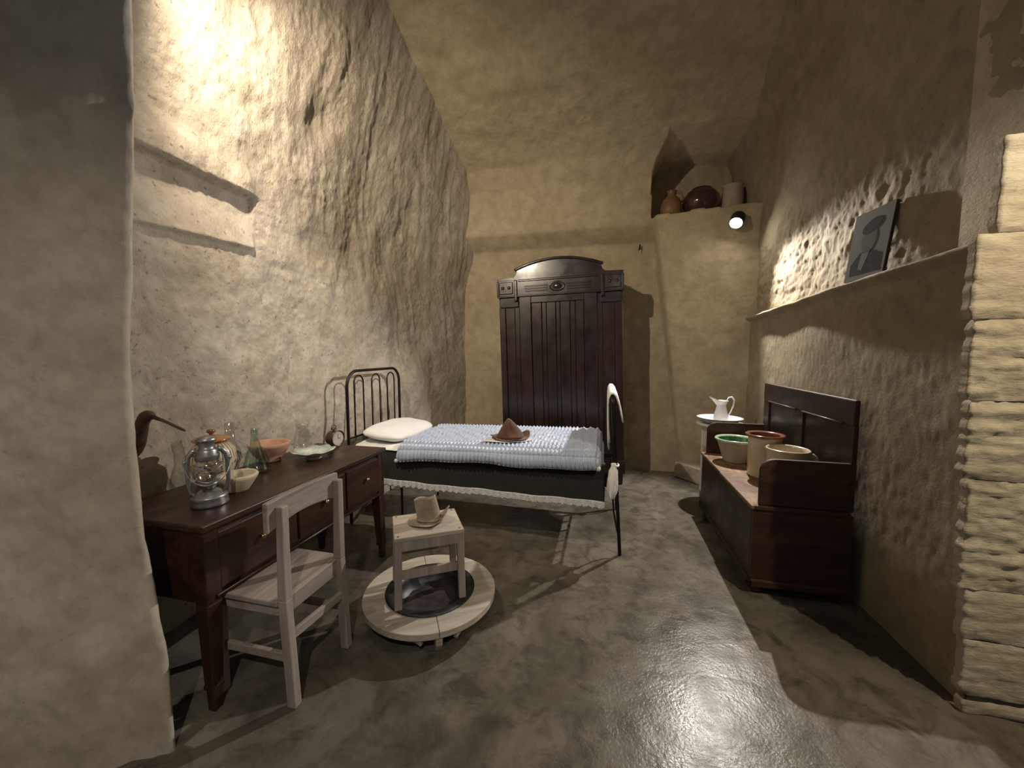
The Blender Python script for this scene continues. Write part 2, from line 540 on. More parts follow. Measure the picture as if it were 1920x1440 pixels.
ys = np.linspace(0.93, 4.95, 400); zs = np.linspace(-0.05, 4.15, 420)
Y, Z = np.meshgrid(ys, zs, indexing='ij')
B = left_base(Y, Z)
low = 0.030 * fbm(Y * 1.5, Z * 1.3, 4.0, 3)
groove = 1 - np.abs(pn(Y * 8 + Z * 1.6 + 0.5 * pn(Y * 2, Z * 2, 9), Z * 1.1, 1.7)) * 2
groove = 0.0075 * groove * sstep(0.5, 1.3, Z) * (0.35 + 0.65 * sstep(1.7, 2.6, Y))
lump = 0.0055 * fbm(Y * 11, Z * 9, 3.3, 3)
rough = 0.0032 * fbm(Y * 34, Z * 28, 6.6, 2) * (0.6 + 0.8 * sstep(-0.1, 0.4, pn(Y * 2.2, Z * 2.2, 8)))
D = low + groove + lump + rough
# smooth block set in the wall, overhung at its top
py = sstep(1.99, 1.955, Y) * sstep(0.9, 1.0, Y)
top = 2.315 + 0.02 * (Y - 1.4) + 0.006 * pn(Y * 20, 0, 1); bot = 1.99 + 0.06 * (Y - 1.4)
inside = py * sstep(bot - 0.008, bot + 0.006, Z) * sstep(top + 0.006, top - 0.012, Z)
tt = np.clip((Z - bot) / (top - bot), 0, 1)
panel = 0.028 - 0.060 * tt + 0.002 * fbm(Y * 12, Z * 12, 5, 2)
D = D * (1 - inside) + (panel + low) * inside
# overhanging lip above the block
D += 0.030 * sstep(2.06, 1.9, Y) * sstep(top - 0.004, top + 0.008, Z) * sstep(top + 0.22, top + 0.04, Z)
# hollow and chisel scars
for (cy, cz, ry, rz, d, sl) in ((2.42, 2.98, 0.13, 0.22, -0.055, 0.35), (3.1, 2.5, 0.07, 0.26, -0.015, 0.3), (3.35, 2.2, 0.06, 0.3, -0.015, 0.25),
                                (2.75, 1.9, 0.06, 0.3, -0.014, 0.3), (3.6, 2.7, 0.09, 0.3, -0.02, 0.4), (2.2, 1.95, 0.14, 0.03, -0.012, 0.0)):
    yy = (Y - cy) - sl * (Z - cz); zz = Z - cz
    D += 0.75 * d * np.exp(-((yy / ry) ** 2 + (zz / rz) ** 2))
# faint crease running down to the table
D += -0.010 * np.exp(-((Y - 2.30 - 0.05 * np.sin(Z * 4)) / 0.012) ** 2) * sstep(0.75, 0.85, Z) * sstep(1.5, 1.3, Z)
struct(grid_obj('wall_left', B + D, Y, Z, M['stone_left'], True), 'rough chiselled pale tuff wall behind the desk and bed head', 'wall')

# back wall rising into the vault -----------------------------------
prof = [(4.74, -0.05), (4.74, 2.58), (4.735, 2.64), (4.56, 2.79), (4.55, 2.86), (4.54, 3.05), (4.46, 3.25), (4.30, 3.43), (4.0, 3.58),
        (3.6, 3.71), (3.1, 3.83), (2.5, 3.93), (1.6, 4.0), (0.4, 4.02), (-1.6, 4.02)]
pp = np.array(prof)
ss = np.concatenate([[0], np.cumsum(np.linalg.norm(np.diff(pp, axis=0), axis=1))])
n1 = np.concatenate([np.arange(0, ss[9], 0.0125), np.arange(ss[9], ss[12], 0.03), np.linspace(ss[12], ss[-1], 40)])
py_ = np.interp(n1, ss, pp[:, 0]); pz_ = np.interp(n1, ss, pp[:, 1])
k = np.exp(-np.linspace(-2, 2, 9) ** 2); k /= k.sum()
sm = lambda a: np.concatenate([a[:4], np.convolve(a, k, 'valid'), a[-4:]])
py_, pz_ = sm(py_), sm(pz_)
xs = np.concatenate([np.linspace(-3.1, -2.45, 12)[:-1], np.linspace(-2.45, 1.85, 340), np.linspace(1.85, 3.4, 24)[1:]])
PX, PS = np.meshgrid(xs, n1, indexing='ij')
PY = np.broadcast_to(py_, PX.shape).copy(); PZ = np.broadcast_to(pz_, PX.shape).copy()
d = 0.030 * fbm(PX * 1.2, PS * 1.2, 2.0, 3) + 0.006 * fbm(PX * 6, PS * 6, 5.0, 3) + 0.002 * fbm(PX * 26, PS * 26, 1.0, 2)
back = PZ < 3.0
# slanting wall between the back wall and the right wall (below the niche)
x0 = 0.86 - 0.39 * np.clip(PZ / 2.85, 0, 1)
ang = np.interp(PZ, [0, 2.85], [4.66, 4.44]) - 0.22 * (PX - x0)
zl = 2.835 + 0.015 * pn(PX * 5, 0, 3) + 0.02 * (1.2 - PX)
soft = 0.03
m = sstep(0, soft, PX - x0)
below = PZ < zl
PY = np.where(below, np.minimum(PY, PY * (1 - m) + ang * m), PY)
# niche above it
nx0 = 0.1005 * py_[None, :] + 0.15 * np.clip((PZ - 3.2) / 0.3, 0, 1) ** 2.5
ztop = 3.53
ins = (PX > nx0) & (PZ >= zl) & (PZ < ztop)
PY = np.where(ins, 4.98 + 0.03 * pn(PX * 3, PZ * 3, 7), PY)
nz = np.where(ins | (PZ < 3.2), 0.0, 1.0)
PY2 = PY + d * (1 - sstep(3.2, 3.5, PZ)); PZ2 = PZ + d * sstep(3.2, 3.5, PZ) * (~ins)
struct(grid_obj('wall_back', PX, PY2, PZ2, M['stone_back']), 'ochre cave back wall curving up into the vaulted ceiling, with a jar niche', 'wall')

# right wall with a ledge ---------------------------------------------
ys = np.linspace(1.795, 5.08, 320); zs = np.linspace(-0.05, 4.1, 400)
Y, Z = np.meshgrid(ys, zs, indexing='ij')
zled = 1.765 + 0.022 * (3.9 - Y) + 0.012 * pn(Y * 3, 0, 2)
lowx = 1.405 - 0.06 * Z + 0.06 * sstep(2.6, 4.2, Y) + 0.045 * sstep(zled - 0.02, zled - 0.07, Z) * np.clip(Z / 1.7, 0, 1)
hix = 1.445 + np.interp(Z, [1.8, 2.8, 3.4, 4.1], [0, -0.02, -0.10, -0.40])
t = sstep(zled - 0.012, zled + 0.012, Z)
B = lowx * (1 - t) + hix * t
pit = np.clip(fbm(Y * 9, Z * 11, 3.0, 3), -1, 1)
D = (0.009 + 0.012 * t) * fbm(Y * 1.4, Z * 1.4, 8.0, 2) + (0.0015 + 0.004 * t) * fbm(Y * 7, Z * 7, 4.0, 3)
up = sstep(zled, zled + 0.05, Z) * sstep(2.75, 2.3, Z) * sstep(2.0, 2.6, Y)
D += up * (0.009 * pit + 0.004 * fbm(Y * 30, Z * 26, 2.0, 2))
D += (1 - t) * 0.0015 * fbm(Y * 26, Z * 12, 9.0, 2)
D = D * np.where(np.abs(Z - zled) < 0.02, 0.6, 1.0)
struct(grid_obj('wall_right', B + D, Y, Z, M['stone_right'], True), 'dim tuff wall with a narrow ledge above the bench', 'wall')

# near left jamb -------------------------------------------------------
plan = np.array([(-2.9, 0.985), (-1.62, 0.968), (-1.50, 0.956), (-1.472, 0.948), (-1.462, 0.936), (-1.468, 0.922), (-1.60, 0.82), (-2.05, 0.52), (-2.9, 0.0)])
sl = np.concatenate([[0], np.cumsum(np.linalg.norm(np.diff(plan, axis=0), axis=1))])
u = np.concatenate([np.linspace(0, sl[1], 30)[:-1], np.linspace(sl[1], sl[7], 170)[:-1], np.linspace(sl[7], sl[-1], 50)])
zs = np.linspace(-0.05, 4.1, 300)
U, Z = np.meshgrid(u, zs, indexing='ij')
bx = np.interp(U, sl, plan[:, 0]); by = np.interp(U, sl, plan[:, 1])
off = np.interp(Z, [0, 0.35, 0.66, 0.91, 1.16, 1.35, 1.97, 2.27, 4.1], [0.02, 0.005, -0.035, -0.055, -0.055, -0.05, 0.03, 0.06, 0.16]) - 0.012
fade = sstep(0.2, 1.2, U)
D = 0.014 * fbm(U * 2.2, Z * 1.8, 3.0, 3) + 0.010 * fbm(U * 8, Z * 5, 1.0, 3) + 0.0025 * fbm(U * 30, Z * 24, 1.0, 2)
D += -0.010 * np.exp(-(((Z - 2.15 + 0.75 * (U - sl[5])) / 0.03) ** 2))
struct(grid_obj('wall_near_left', bx + (off + 0.5 * D) * fade, by - 0.8 * D * fade, Z, M['stone_pier']), 'smooth pale plastered jamb beside the desk end', 'wall')

# near right pier of stacked blocks ---------------------------------------
core = MB()
core.box(1.43, 3.2, 1.815, 2.05, 0, 4.05)
pier = struct(core.build('wall_near_right', M['stone_block']), 'pier of rough pale tuff blocks right of the dim wall', 'wall')
rows = [0, 0.055, 0.285, 0.49, 0.92, 1.22, 1.52, 1.825, 2.16, 2.62, 3.1, 3.6, 4.05]
rnd = random.Random(3)
for i in range(len(rows) - 1):
    z0, z1 = rows[i], rows[i + 1]
    zm = (z0 + z1) / 2
    xe = float(np.interp(zm, [0, 0.92, 1.52, 1.70, 1.83, 2.0, 2.6, 4.1], [1.392, 1.332, 1.302, 1.295, 1.37, 1.345, 1.45, 1.7]))
    if i == 0: xe -= 0.015
    cuts = [xe, xe + rnd.uniform(0.42, 0.7), 2.45 + rnd.uniform(-0.1, 0.1), 3.2]
    for j in range(3):
        xa, xb = cuts[j] + (0.0 if j == 0 else 0.003), cuts[j + 1] - 0.003
        za, zb = z0 + 0.001, z1 - 0.001
        yf = 1.78 + rnd.uniform(-0.003, 0.004) - (0.02 if i == 0 else 0)
        nx = 46 if j == 0 else 14
        nz = max(6, int((zb - za) / (0.011 if j == 0 else 0.04)))
        # surface strip: left return face + front face, then simple back
        us = np.concatenate([np.linspace(-0.035, 0, 6)[:-1], np.linspace(0, xb - xa, nx)])
        vs = np.linspace(za, zb, nz)
        Uu, V = np.meshgrid(us, vs, indexing='ij')
        Xb = np.where(Uu < 0, xa, xa + Uu); Yb = np.where(Uu < 0, yf - Uu, yf)
        tool = 0.011 * fbm(Xb * 9, V * 30, 1.0 + i, 3) + 0.006 * fbm(Xb * 30, V * 42, 4.0 + i, 2)
        if i >= 6: tool = tool * 0.45
        if zm < 0.5: tool = tool * 0.6
        edge = np.minimum(np.minimum(V - za, zb - V), 0.02) / 0.02
        rnded = 0.0065 * (1 - edge) ** 2
        inn = tool + rnded
        Xs = np.where(Uu <= 0, Xb + inn * 0.9 + 0.006 * pn(V * 20, i * 3.3, 2), Xb)
        Ys = np.where(Uu >= 0, Yb + inn, Yb)
        b = grid_obj('stone_block', Xs, Ys, V, M['stone_block'])
        b.parent = pier

# stone plinth at the foot of the slanting wall
pl = MB()
a0 = Vector((0.83, 4.60, 0)); a1 = Vector((1.22, 4.13, 0))
dr = (a1 - a0).normalized(); nr = Vector((dr.y, -dr.x, 0))
if nr.x > 0: nr = -nr
pl.add([a0 + nr * 0.07, a1 + nr * 0.07, a1 - nr * 0.12, a0 - nr * 0.12,
        a0 + nr * 0.06 + Vector((0, 0, 0.17)), a1 + nr * 0.06 + Vector((0, 0, 0.17)), a1 - nr * 0.12 + Vector((0, 0, 0.17)), a0 - nr * 0.12 + Vector((0, 0, 0.17))],
       [(0, 1, 2, 3), (4, 5, 6, 7), (0, 1, 5, 4), (1, 2, 6, 5), (2, 3, 7, 6), (3, 0, 4, 7)])
struct(pl.build('trim_1', M['stone_plinth'], None, False, 0.012), 'low stone plinth at the foot of the slanting wall', 'plinth')

# ------------------------------------------------------------------ lamps
def lamp(loc, aim, label, bracket_to, r=0.042):
    q = aim.to_track_quat('Z', 'Y').to_matrix().to_4x4()
    t = thing('spotlight', label, 'lamp', loc)
    MB().lathe([(0, -0.13), (r * 0.8, -0.13), (r, -0.11), (r, 0.0), (r * 0.88, 0.0), (r * 0.86, -0.03), (0, -0.03)], 24, M=q).build('lamp_can', M['lamp_black'], t, True)
    MB().lathe([(0, -0.022), (r * 0.84, -0.022), (r * 0.84, -0.010), (r * 0.4, 0.006), (0, 0.010)], 24, M=q).build('lens', M['lens'], t, True)
    p = q @ Vector((0, 0, -0.08)); e = Vector(bracket_to) - Vector(loc)
    MB().tube([p, p.lerp(e, 0.5) + Vector((0, 0, 0.02)), e], 0.008, 8).build('bracket', M['lamp_black'], t, True)
    return t


lamp(LAMP_R, AIM_R, 'small lit spotlight mounted under the jar niche', (1.22, 4.33, 2.66), 0.062)
lamp(LAMP_L, AIM_L, 'black spotlight high on the chiselled wall above the desk', (-1.86, 1.12, 3.30), 0.055)
lamp(LAMP_P, AIM_P, 'spotlight above the pier of rough blocks', (1.95, 0.72, 4.03))
lamp(LAMP_F, AIM_F, 'spotlight hanging from the vault before the jamb', (0.25, -1.15, 4.03))

# ------------------------------------------------------------------ desk
TX0, TX1, TY0, TY1, TZ = -1.985, -1.435, 1.06, 2.295, 0.755
desk = thing('desk', 'long dark wooden desk with deep drawers, holding the tin lantern', 'desk', (-1.71, 1.6775, 0))
hx, hy = (TX1 - TX0) / 2, (TY1 - TY0) / 2
MB().box(-hx, hx, -hy, hy, TZ - 0.028, TZ).build('desk_top', M['desk'], desk, False, 0.006)
ax, ay = hx - 0.014, hy - 0.014
zb = 0.44
MB().box(-ax, ax, -ay, -ay + 0.02, zb, TZ - 0.028).build('end_panel', M['desk'], desk, False, 0.003)
MB().box(-ax, ax, ay - 0.02, ay, zb, TZ - 0.028).build('end_panel', M['desk'], desk, False, 0.003)
MB().box(-ax, -ax + 0.02, -ay + 0.02, ay - 0.02, zb, TZ - 0.028).build('back_panel', M['desk'], desk, False, 0.003)
MB().box(ax - 0.03, ax - 0.012, -ay + 0.02, ay - 0.02, zb + 0.01, TZ - 0.028).build('front_frame', M['desk'], desk)
for y0, y1, ky in ((-ay + 0.06, -0.155, -0.36), (-0.14, 0.21, 0.035), (0.225, ay - 0.06, 0.40)):
    dr_ = MB().box(ax - 0.014, ax - 0.002, y0, y1, zb + 0.035, TZ - 0.055).build('drawer', M['desk'], desk, False, 0.003)
    MB().lathe([(0, 0), (0.006, 0), (0.006, 0.010), (0.013, 0.016), (0.014, 0.022), (0.008, 0.028), (0, 0.029)], 14,
               (ax - 0.003, ky, 0.60), M=Matrix.Rotation(R(90), 4, 'Y')).build('knob', M['brass'], dr_, True)
MB().tube([(ax - 0.002, -ay + 0.04, zb + 0.012), (ax - 0.002, ay - 0.04, zb + 0.012)], 0.009, 8).build('edge_bead', M['desk'], desk, True)
for sx in (-1, 1):
    for sy in (-1, 1):
        cx, cy = sx * (ax - 0.032), sy * (ay - 0.032)
        ex, ey = sx * ax, sy * ay                    # outer corner of the leg
        pc = lambda w: (ex - sx * w / 2, ey - sy * w / 2)
        t0, t1, t2 = pc(0.062), pc(0.044), pc(0.038)
        lg = MB().bar((cx, cy, TZ - 0.03), (cx, cy, zb - 0.01), 0.060, 0.060).bar((*t0, zb - 0.01), (*t1, 0.10), 0.062, 0.062, 0.044, 0.044) \
            .build('leg', M['desk_leg'], desk, False, 0.004)
        MB().bar((*t1, 0.105), (*t1, 0.085), 0.050, 0.050).bar((*t2, 0.088), (*t2, 0.0), 0.038, 0.038, 0.034, 0.034).build('foot', M['desk_leg'], lg, False, 0.005)

# ------------------------------------------------------------------ chair
chair = thing('chair', 'whitewashed wooden chair pushed under the desk', 'chair', (-1.345, 1.334, 0))
# local: +x is the back of the chair (towards the room), y along the desk
yb = 0.158
for s in (-1, 1):
    lg = MB()
    lg.bar((0.172, s * yb, 0.0), (0.150, s * yb, 0.44), 0.040, 0.034, 0.040, 0.034)
    lg.bar((0.150, s * yb, 0.44), (0.158, s * yb, 0.815), 0.040, 0.034, 0.028, 0.034)
    lg.build('back_leg', M['pale'], chair, False, 0.004)
    MB().bar((-0.172, s * yb * 1.05, 0.0), (-0.165, s * yb * 1.02, 0.42), 0.032, 0.034).build('front_leg', M['pale'], chair, False, 0.004)
    MB().bar((0.15, s * yb, 0.20), (-0.168, s * yb, 0.20), 0.018, 0.034, xdir=(0, 1, 0)).build('side_stretcher', M['pale_y'], chair, False, 0.003)
    MB().bar((0.145, s * yb * 0.98, 0.395), (-0.165, s * yb * 0.98, 0.395), 0.018, 0.055, xdir=(0, 1, 0)).build('side_rail', M['pale_y'], chair, False, 0.003)
MB().box(-0.205, 0.135, -0.185, 0.185, 0.420, 0.440).build('seat', M['pale_y'], chair, False, 0.004)
MB().box(0.128, 0.146, -0.15, 0.15, 0.365, 0.436).build('back_rail', M['pale_y'], chair, False, 0.003)
MB().box(-0.185, -0.165, -0.15, 0.15, 0.365, 0.420).build('front_rail', M['pale_y'], chair, False, 0.003)
MB().bar((0.162, -yb, 0.285), (0.162, yb, 0.265), 0.018, 0.036).build('back_stretcher', M['pale_y'], chair, False, 0.003)
cr = MB()
n = 14
out = []
for i in range(n + 1):
    y = -0.215 + 0.39 * i / n
    out.append((y, 0.842 + 0.004 * math.sin(PI * i / n)))
for i in range(n, -1, -1):
    y = -0.215 + 0.39 * i / n
    out.append((y, 0.725 + 0.022 * math.sin(PI * i / n)))
cr.prism(out, 0.118, 0.140, lambda u_, v_, d_: (d_ + 0.006 - 0.010 * math.sin(PI * (u_ + 0.215) / 0.39), u_, v_))
cr.build('crest_rail', M['pale_y'], chair, False, 0.005)

# ------------------------------------------------------------------ brazier ring, brazier and footstool
RC = Vector((-0.895, 1.825, 0))
ring = thing('brazier_stand', 'round weathered wooden brazier ring standing on the floor under the small stool', 'brazier stand', RC, R(32))
ro, ri, zt = 0.348, 0.205, 0.125
for q in range(4):
    a0_, a1_ = q * PI / 2 + 0.004, (q + 1) * PI / 2 - 0.004
    nn = 16
    mb = MB(); vs = []
    for i in range(nn + 1):
        a = a0_ + (a1_ - a0_) * i / nn
        for r_, z_ in ((ri, zt - 0.032), (ro, zt - 0.032), (ro, zt), (ri, zt)):
            vs.append((r_ * math.cos(a), r_ * math.sin(a), z_))
    fs = [(0, 1, 2, 3), tuple(nn * 4 + k for k in (3, 2, 1, 0))]
    for i in range(nn):
        for k_ in range(4):
            l_ = (k_ + 1) % 4
            fs.append((i * 4 + k_, i * 4 + l_, i * 4 + 4 + l_, i * 4 + 4 + k_))
    mb.add(vs, fs).build('ring_board', M['ring'], ring, False, 0.003)
# cut boards under the ring, between the feet
for q in range(4):
    ac = q * PI / 2 + PI / 4
    # scalloped apron board
    pts = []
    Lh = 0.17
    for i in range(13):
        pts.append((-Lh + 2 * Lh * i / 12, 0.094))
    for i in range(25, -1, -1):
        uu = -Lh + 2 * Lh * i / 25
        pts.append((uu, 0.052 + 0.014 * abs(math.sin(uu * 34))))
    Mr = Matrix.Rotation(ac, 4, 'Z')
    MB().prism(pts, 0.268, 0.29, lambda u_, v_, d_: Mr @ Vector((d_, u_, v_))).build('apron_board', M['ring'], ring, False, 0.002)
    Mf = Matrix.Rotation(q * PI / 2 + 0.0, 4, 'Z')
    pf = [(0.20, 0), (0.30, 0), (0.335, 0.05), (0.338, 0.0935), (0.20, 0.0935)]
    MB().prism(pf, -0.016, 0.016, lambda u_, v_, d_: Mf @ Vector((u_, d_, v_))).build('foot', M['ring'], ring, False, 0.003)

bz = thing('brazier_pan', 'dark metal brazier pan sunk in the wooden ring', 'brazier', RC)
MB().lathe([(0, 0.012), (0.10, 0.014), (0.165, 0.045), (0.192, 0.09), (0.200, 0.1262), (0.236, 0.1275), (0.236, 0.1315), (0.196, 0.1315), (0.186, 0.09), (0.158, 0.05), (0.09, 0.022), (0, 0.020)], 48).build('pan', M['dark_metal'], bz, True)
MB().lathe([(0, 0.045), (0.10, 0.05), (0.155, 0.049)], 30, fn=lambda x, y, z, a, i: (x, y, z + 0.006 * math.sin(9 * x * 20) * math.cos(y * 170))).build('ash_bed', M['ash'], bz, True)

st = thing('footstool', 'small whitewashed stool standing over the brazier ring, a crumpled hat on it', 'stool', (-0.905, 1.815, 0.1255), math.atan2(0.19, 0.30))
sw, sd, sh = 0.172, 0.140, 0.372
for sx in (-1, 1):
    for sy in (-1, 1):
        MB().bar((sx * (sw - 0.012), sy * (sd - 0.010), 0.006 if True else 0), (sx * (sw - 0.02), sy * (sd - 0.018), sh - 0.02), 0.036, 0.030, 0.036, 0.030).build('leg', M['pale'], st, False, 0.003)
MB().box(-sw, sw, -sd, sd, sh - 0.022, sh).build('top_board', M['pale_top'], st, False, 0.004)
for sy in (-1, 1):
    MB().box(-sw + 0.006, sw - 0.006, sy * (sd - 0.012) - 0.009, sy * (sd - 0.012) + 0.009, sh - 0.072, sh - 0.022).build('apron', M['pale'], st, False, 0.002)
    MB().box(-sw + 0.02, sw - 0.02, sy * (sd - 0.014) - 0.008, sy * (sd - 0.014) + 0.008, 0.155, 0.198).build('stretcher', M['pale'], st, False, 0.002)
for sx in (-1, 1):
    MB().box(sx * (sw - 0.012) - 0.009, sx * (sw - 0.012) + 0.009, -sd + 0.02, sd - 0.02, sh - 0.072, sh - 0.022).build('apron', M['pale'], st, False, 0.002)
    for sy in (-1, 1):
        MB().lathe([(0, -0.001), (0.005, -0.001), (0.005, 0.001), (0, 0.0015)], 8, (sx * (sw - 0.02), sy * (sd - 0.02), sh)).build('nail', M['nail'], st)

# ------------------------------------------------------------------ hats
def hat(name, label, loc, rz, mat, brim, crown, h, kind):
    t = thing(name, label, 'hat', loc, rz)
    n_ = 64
    prof_o = []
    for i in range(9):      # brim from its edge to the crown
        r_ = brim + (crown - brim) * i / 8
        prof_o.append((r_, 0.006 + 0.004 * (1 - i / 8)))
    for i in range(1, 15):
        q = i / 14
        r_ = crown * (1 - 0.22 * q) if kind == 'pinch' else crown * (1 - q) ** 0.75 + 0.018 * (1 - q)
        prof_o.append((r_, 0.008 + h * q))
    if kind == 'pinch':
        for i in range(1, 8):
            q = i / 7
            prof_o.append((crown * 0.78 * (1 - q), 0.008 + h * (1 - 0.34 * q ** 0.8)))
    else:
        prof_o.append((0, 0.008 + h + 0.004))

    def fn(x, y, z, a, i):
        r_ = math.hypot(x, y)
        x *= 1.14; y *= 0.93
        if r_ > crown * 1.02:
            w = (r_ - crown) / max(1e-6, brim - crown)
            if kind == 'pinch':
                up = 0.070 * max(0, math.cos(a + 0.15)) ** 2 + 0.005 * math.sin(3 * a + 1)
                z += up * w ** 1.3
                x -= 0.012 * w * max(0, math.cos(a)) ** 2
            else:
                up = 0.045 * max(0, math.cos(a - 0.4)) ** 3 + 0.018 * max(0, math.cos(a - 3.3)) ** 2 + 0.006 * math.sin(4 * a)
                z += up * w ** 1.2
        else:
            q = max(0, (z - 0.008)) / h
            if kind == 'pinch':
                f = 1 + 0.15 * q * math.cos(2 * a + 0.6) + 0.05 * q * math.sin(3 * a)
                x *= f; y *= f
                z += 0.014 * q * math.sin(a + 2.4) + 0.005 * q * math.cos(3 * a)
                x -= 0.025 * q
                z = max(z, 0.03 * q)
            else:
                f = 1 + 0.14 * math.cos(3 * a + 0.7) * math.sin(PI * min(1, q)) + 0.05 * math.sin(5 * a) * q
                x *= f; y *= f
                x -= 0.012 * q
        return (x, y, max(0.004, z))
    o = MB().lathe(prof_o, n_, fn=fn).build('felt', mat, t, True)
    sol = o.modifiers.new('thickness', 'SOLIDIFY'); sol.thickness = 0.004; sol.offset = -1
    bs = []
    for zq in (0.012, 0.026):
        pass
    pb = []
    for k_ in range(48):
        a = 2 * PI * k_ / 48
        x, y, z = fn(crown * 1.0 * math.cos(a), crown * math.sin(a), 0.016, a, 0)
        pb.append((x * 1.005, y * 1.005, z + 0.004))
    MB().tube(pb, 0.0045, 6, True).build('hat_band', M['band'] if kind != 'pinch' else mat, t, True)
    return t


hat('felt_hat', 'crumpled grey-brown felt hat with a pinched crown on the small stool', (-0.895, 1.83, 0.1255 + sh), R(20), M['felt_grey'], 0.100, 0.056, 0.125, 'pinch')

# ------------------------------------------------------------------ bed
BX0, BX1, BY0, BY1 = -2.0, 0.10, 2.66, 3.46
bed = thing('bed', 'single bed with black iron tube ends and high legs', 'bed', ((BX0 + BX1) / 2, (BY0 + BY1) / 2, 0))
ox, oy = (BX0 + BX1) / 2, (BY0 + BY1) / 2
hl, hw = (BX1 - BX0) / 2, (BY1 - BY0) / 2


def arch(y0, y1, zb_, zt_, r_, x, n_=10):
    p = [(x, y0, zb_)]
    for i in range(n_ + 1):
        a = PI - PI / 2 * i / n_
        p.append((x, y0 + r_ + r_ * math.cos(a), zt_ - r_ + r_ * math.sin(a)))
    for i in range(n_ + 1):
        a = PI / 2 - PI / 2 * i / n_
        p.append((x, y1 - r_ + r_ * math.cos(a), zt_ - r_ + r_ * math.sin(a)))
    p.append((x, y1, zb_))
    return p


hb = MB().tube(arch(-hw, hw, 0.0, 1.245, 0.13, -hl), 0.0125, 12).build('headboard', M['iron'], bed, True)
MB().tube([(-hl, -hw, 0.70), (-hl, hw, 0.70)], 0.008, 8).build('headboard_rail', M['iron'], hb, True)
gap = 2 * hw / 6.5
for i in range(3):
    c = -hw + gap * (1.25 + 2.0 * i)
    MB().tube(arch(c - gap * 0.5, c + gap * 0.5, 0.70, 1.205, gap * 0.5 - 0.001, -hl), 0.0065, 8).build('headboard_loop', M['iron'], hb, True)
# foot end, leaning a little towards the head
fp = arch(-hw, hw, 0.0, 1.10, 0.055, 0)
fp = [(hl + 0.024 - 0.072 * p[2] / 1.1, p[1], p[2]) for p in fp]
fb = MB().tube(fp, 0.0125, 12).build('footboard', M['iron'], bed, True)
fx = lambda z: hl + 0.024 - 0.072 * z / 1.1
MB().tube([(fx(0.62), -hw, 0.62), (fx(0.62), hw, 0.62)], 0.008, 8).build('footboard_rail', M['iron'], fb, True)
for i in range(3):
    c = -hw + gap * (1.25 + 2.0 * i)
    ap = [(fx(p[2]), p[1], p[2]) for p in arch(c - gap * 0.5, c + gap * 0.5, 0.62, 1.06, gap * 0.5 - 0.001, 0)]
    MB().tube(ap, 0.0065, 8).build('footboard_loop', M['iron'], fb, True)
# brace hoop beside the near foot post
for s in (-1, 1):
    MB().tube([(fx(0.5) - 0.01, s * (hw - 0.02), 0.50), (fx(0.46) - 0.03, s * (hw - 0.05), 0.46), (fx(0.3) - 0.025, s * (hw - 0.05), 0.28),
               (fx(0.15) - 0.012, s * (hw - 0.03), 0.16), (fx(0.1), s * hw, 0.12)], 0.006, 8).build('leg_brace', M['iron'], bed, True)
for s in (-1, 1):
    MB().box(-hl, hl, s * (hw - 0.02) - 0.012, s * (hw - 0.02) + 0.012, 0.47, 0.51).build('side_rail', M['iron'], bed, False, 0.003)
for xx in (-1.0, -0.62, -0.1, 0.45):
    MB().box(xx - 0.02, xx + 0.02, -hw + 0.02, hw - 0.02, 0.505, 0.52).build('cross_slat', M['iron'], bed, False, 0.002)
for xx, yy_ in ((-0.62, -hw + 0.06), (-0.62, hw - 0.06)):
    MB().tube([(xx, yy_, 0.0), (xx, yy_, 0.51)], 0.009, 8).build('middle_leg', M['iron'], bed, True)

# mattress with dark blanket
mt = thing('mattress', 'mattress wrapped in a dark green blanket edged with white lace', 'mattress', (ox, oy, 0.515))
mx0, mx1 = -hl + 0.02, hl - 0.085
nn = 80
MB().box(mx0 + 0.01, mx1 - 0.01, -hw + 0.035, hw - 0.035, 0.005, 0.135).build('mattress_body', M['cover'], mt, False, 0.05, 4)
# hanging blanket side (near) with waves
us = np.linspace(mx0, mx1, 160); vs = np.linspace(0, 1, 24)
Uu, V = np.meshgrid(us, vs, indexing='ij')
zb_hang = np.interp(Uu, [mx0, mx1], [0.395, 0.360]) - 0.515
ztop_h = 0.115
Zs = ztop_h + (zb_hang - ztop_h) * V
wave = 0.008 * np.sin(Uu * 9 + 1.0) * V + 0.006 * np.sin(Uu * 23) * V ** 2
Ys = -hw + 0.035 - 0.045 * np.sqrt(np.clip(V * 3, 0, 1)) + wave
hang = grid_obj('blanket_drop', Uu, Ys, Zs, M['cover'])
so = hang.modifiers.new('thickness', 'SOLIDIFY'); so.thickness = 0.004
hang.parent = mt
# lace strip
us = np.linspace(mx0, mx1, 600); vs = np.linspace(0, 1, 7)
Uu, V = np.meshgrid(us, vs, indexing='ij')
zb_hang = np.interp(Uu, [mx0, mx1], [0.395, 0.360]) - 0.515
lenl = 0.034 + 0.010 * np.abs(np.sin(Uu * 62)) + 0.003 * np.sin(Uu * 300)
Zs = zb_hang + 0.012 - V * (lenl + 0.012)
Ys = -hw - 0.013 + 0.008 * np.sin(Uu * 9 + 1.0) + 0.006 * np.sin(Uu * 23) + 0.004 * np.sin(Uu * 120) * V
lc = grid_obj('lace_edge', Uu, Ys, Zs, M['lace'])
so = lc.modifiers.new('thickness', 'SOLIDIFY'); so.thickness = 0.002
lc.parent = mt
lc['label'] = 'white lace edging with small scallops'

# quilt
QX0, QX1 = -1.565, -0.012
us = np.linspace(QX0, QX1, 420)
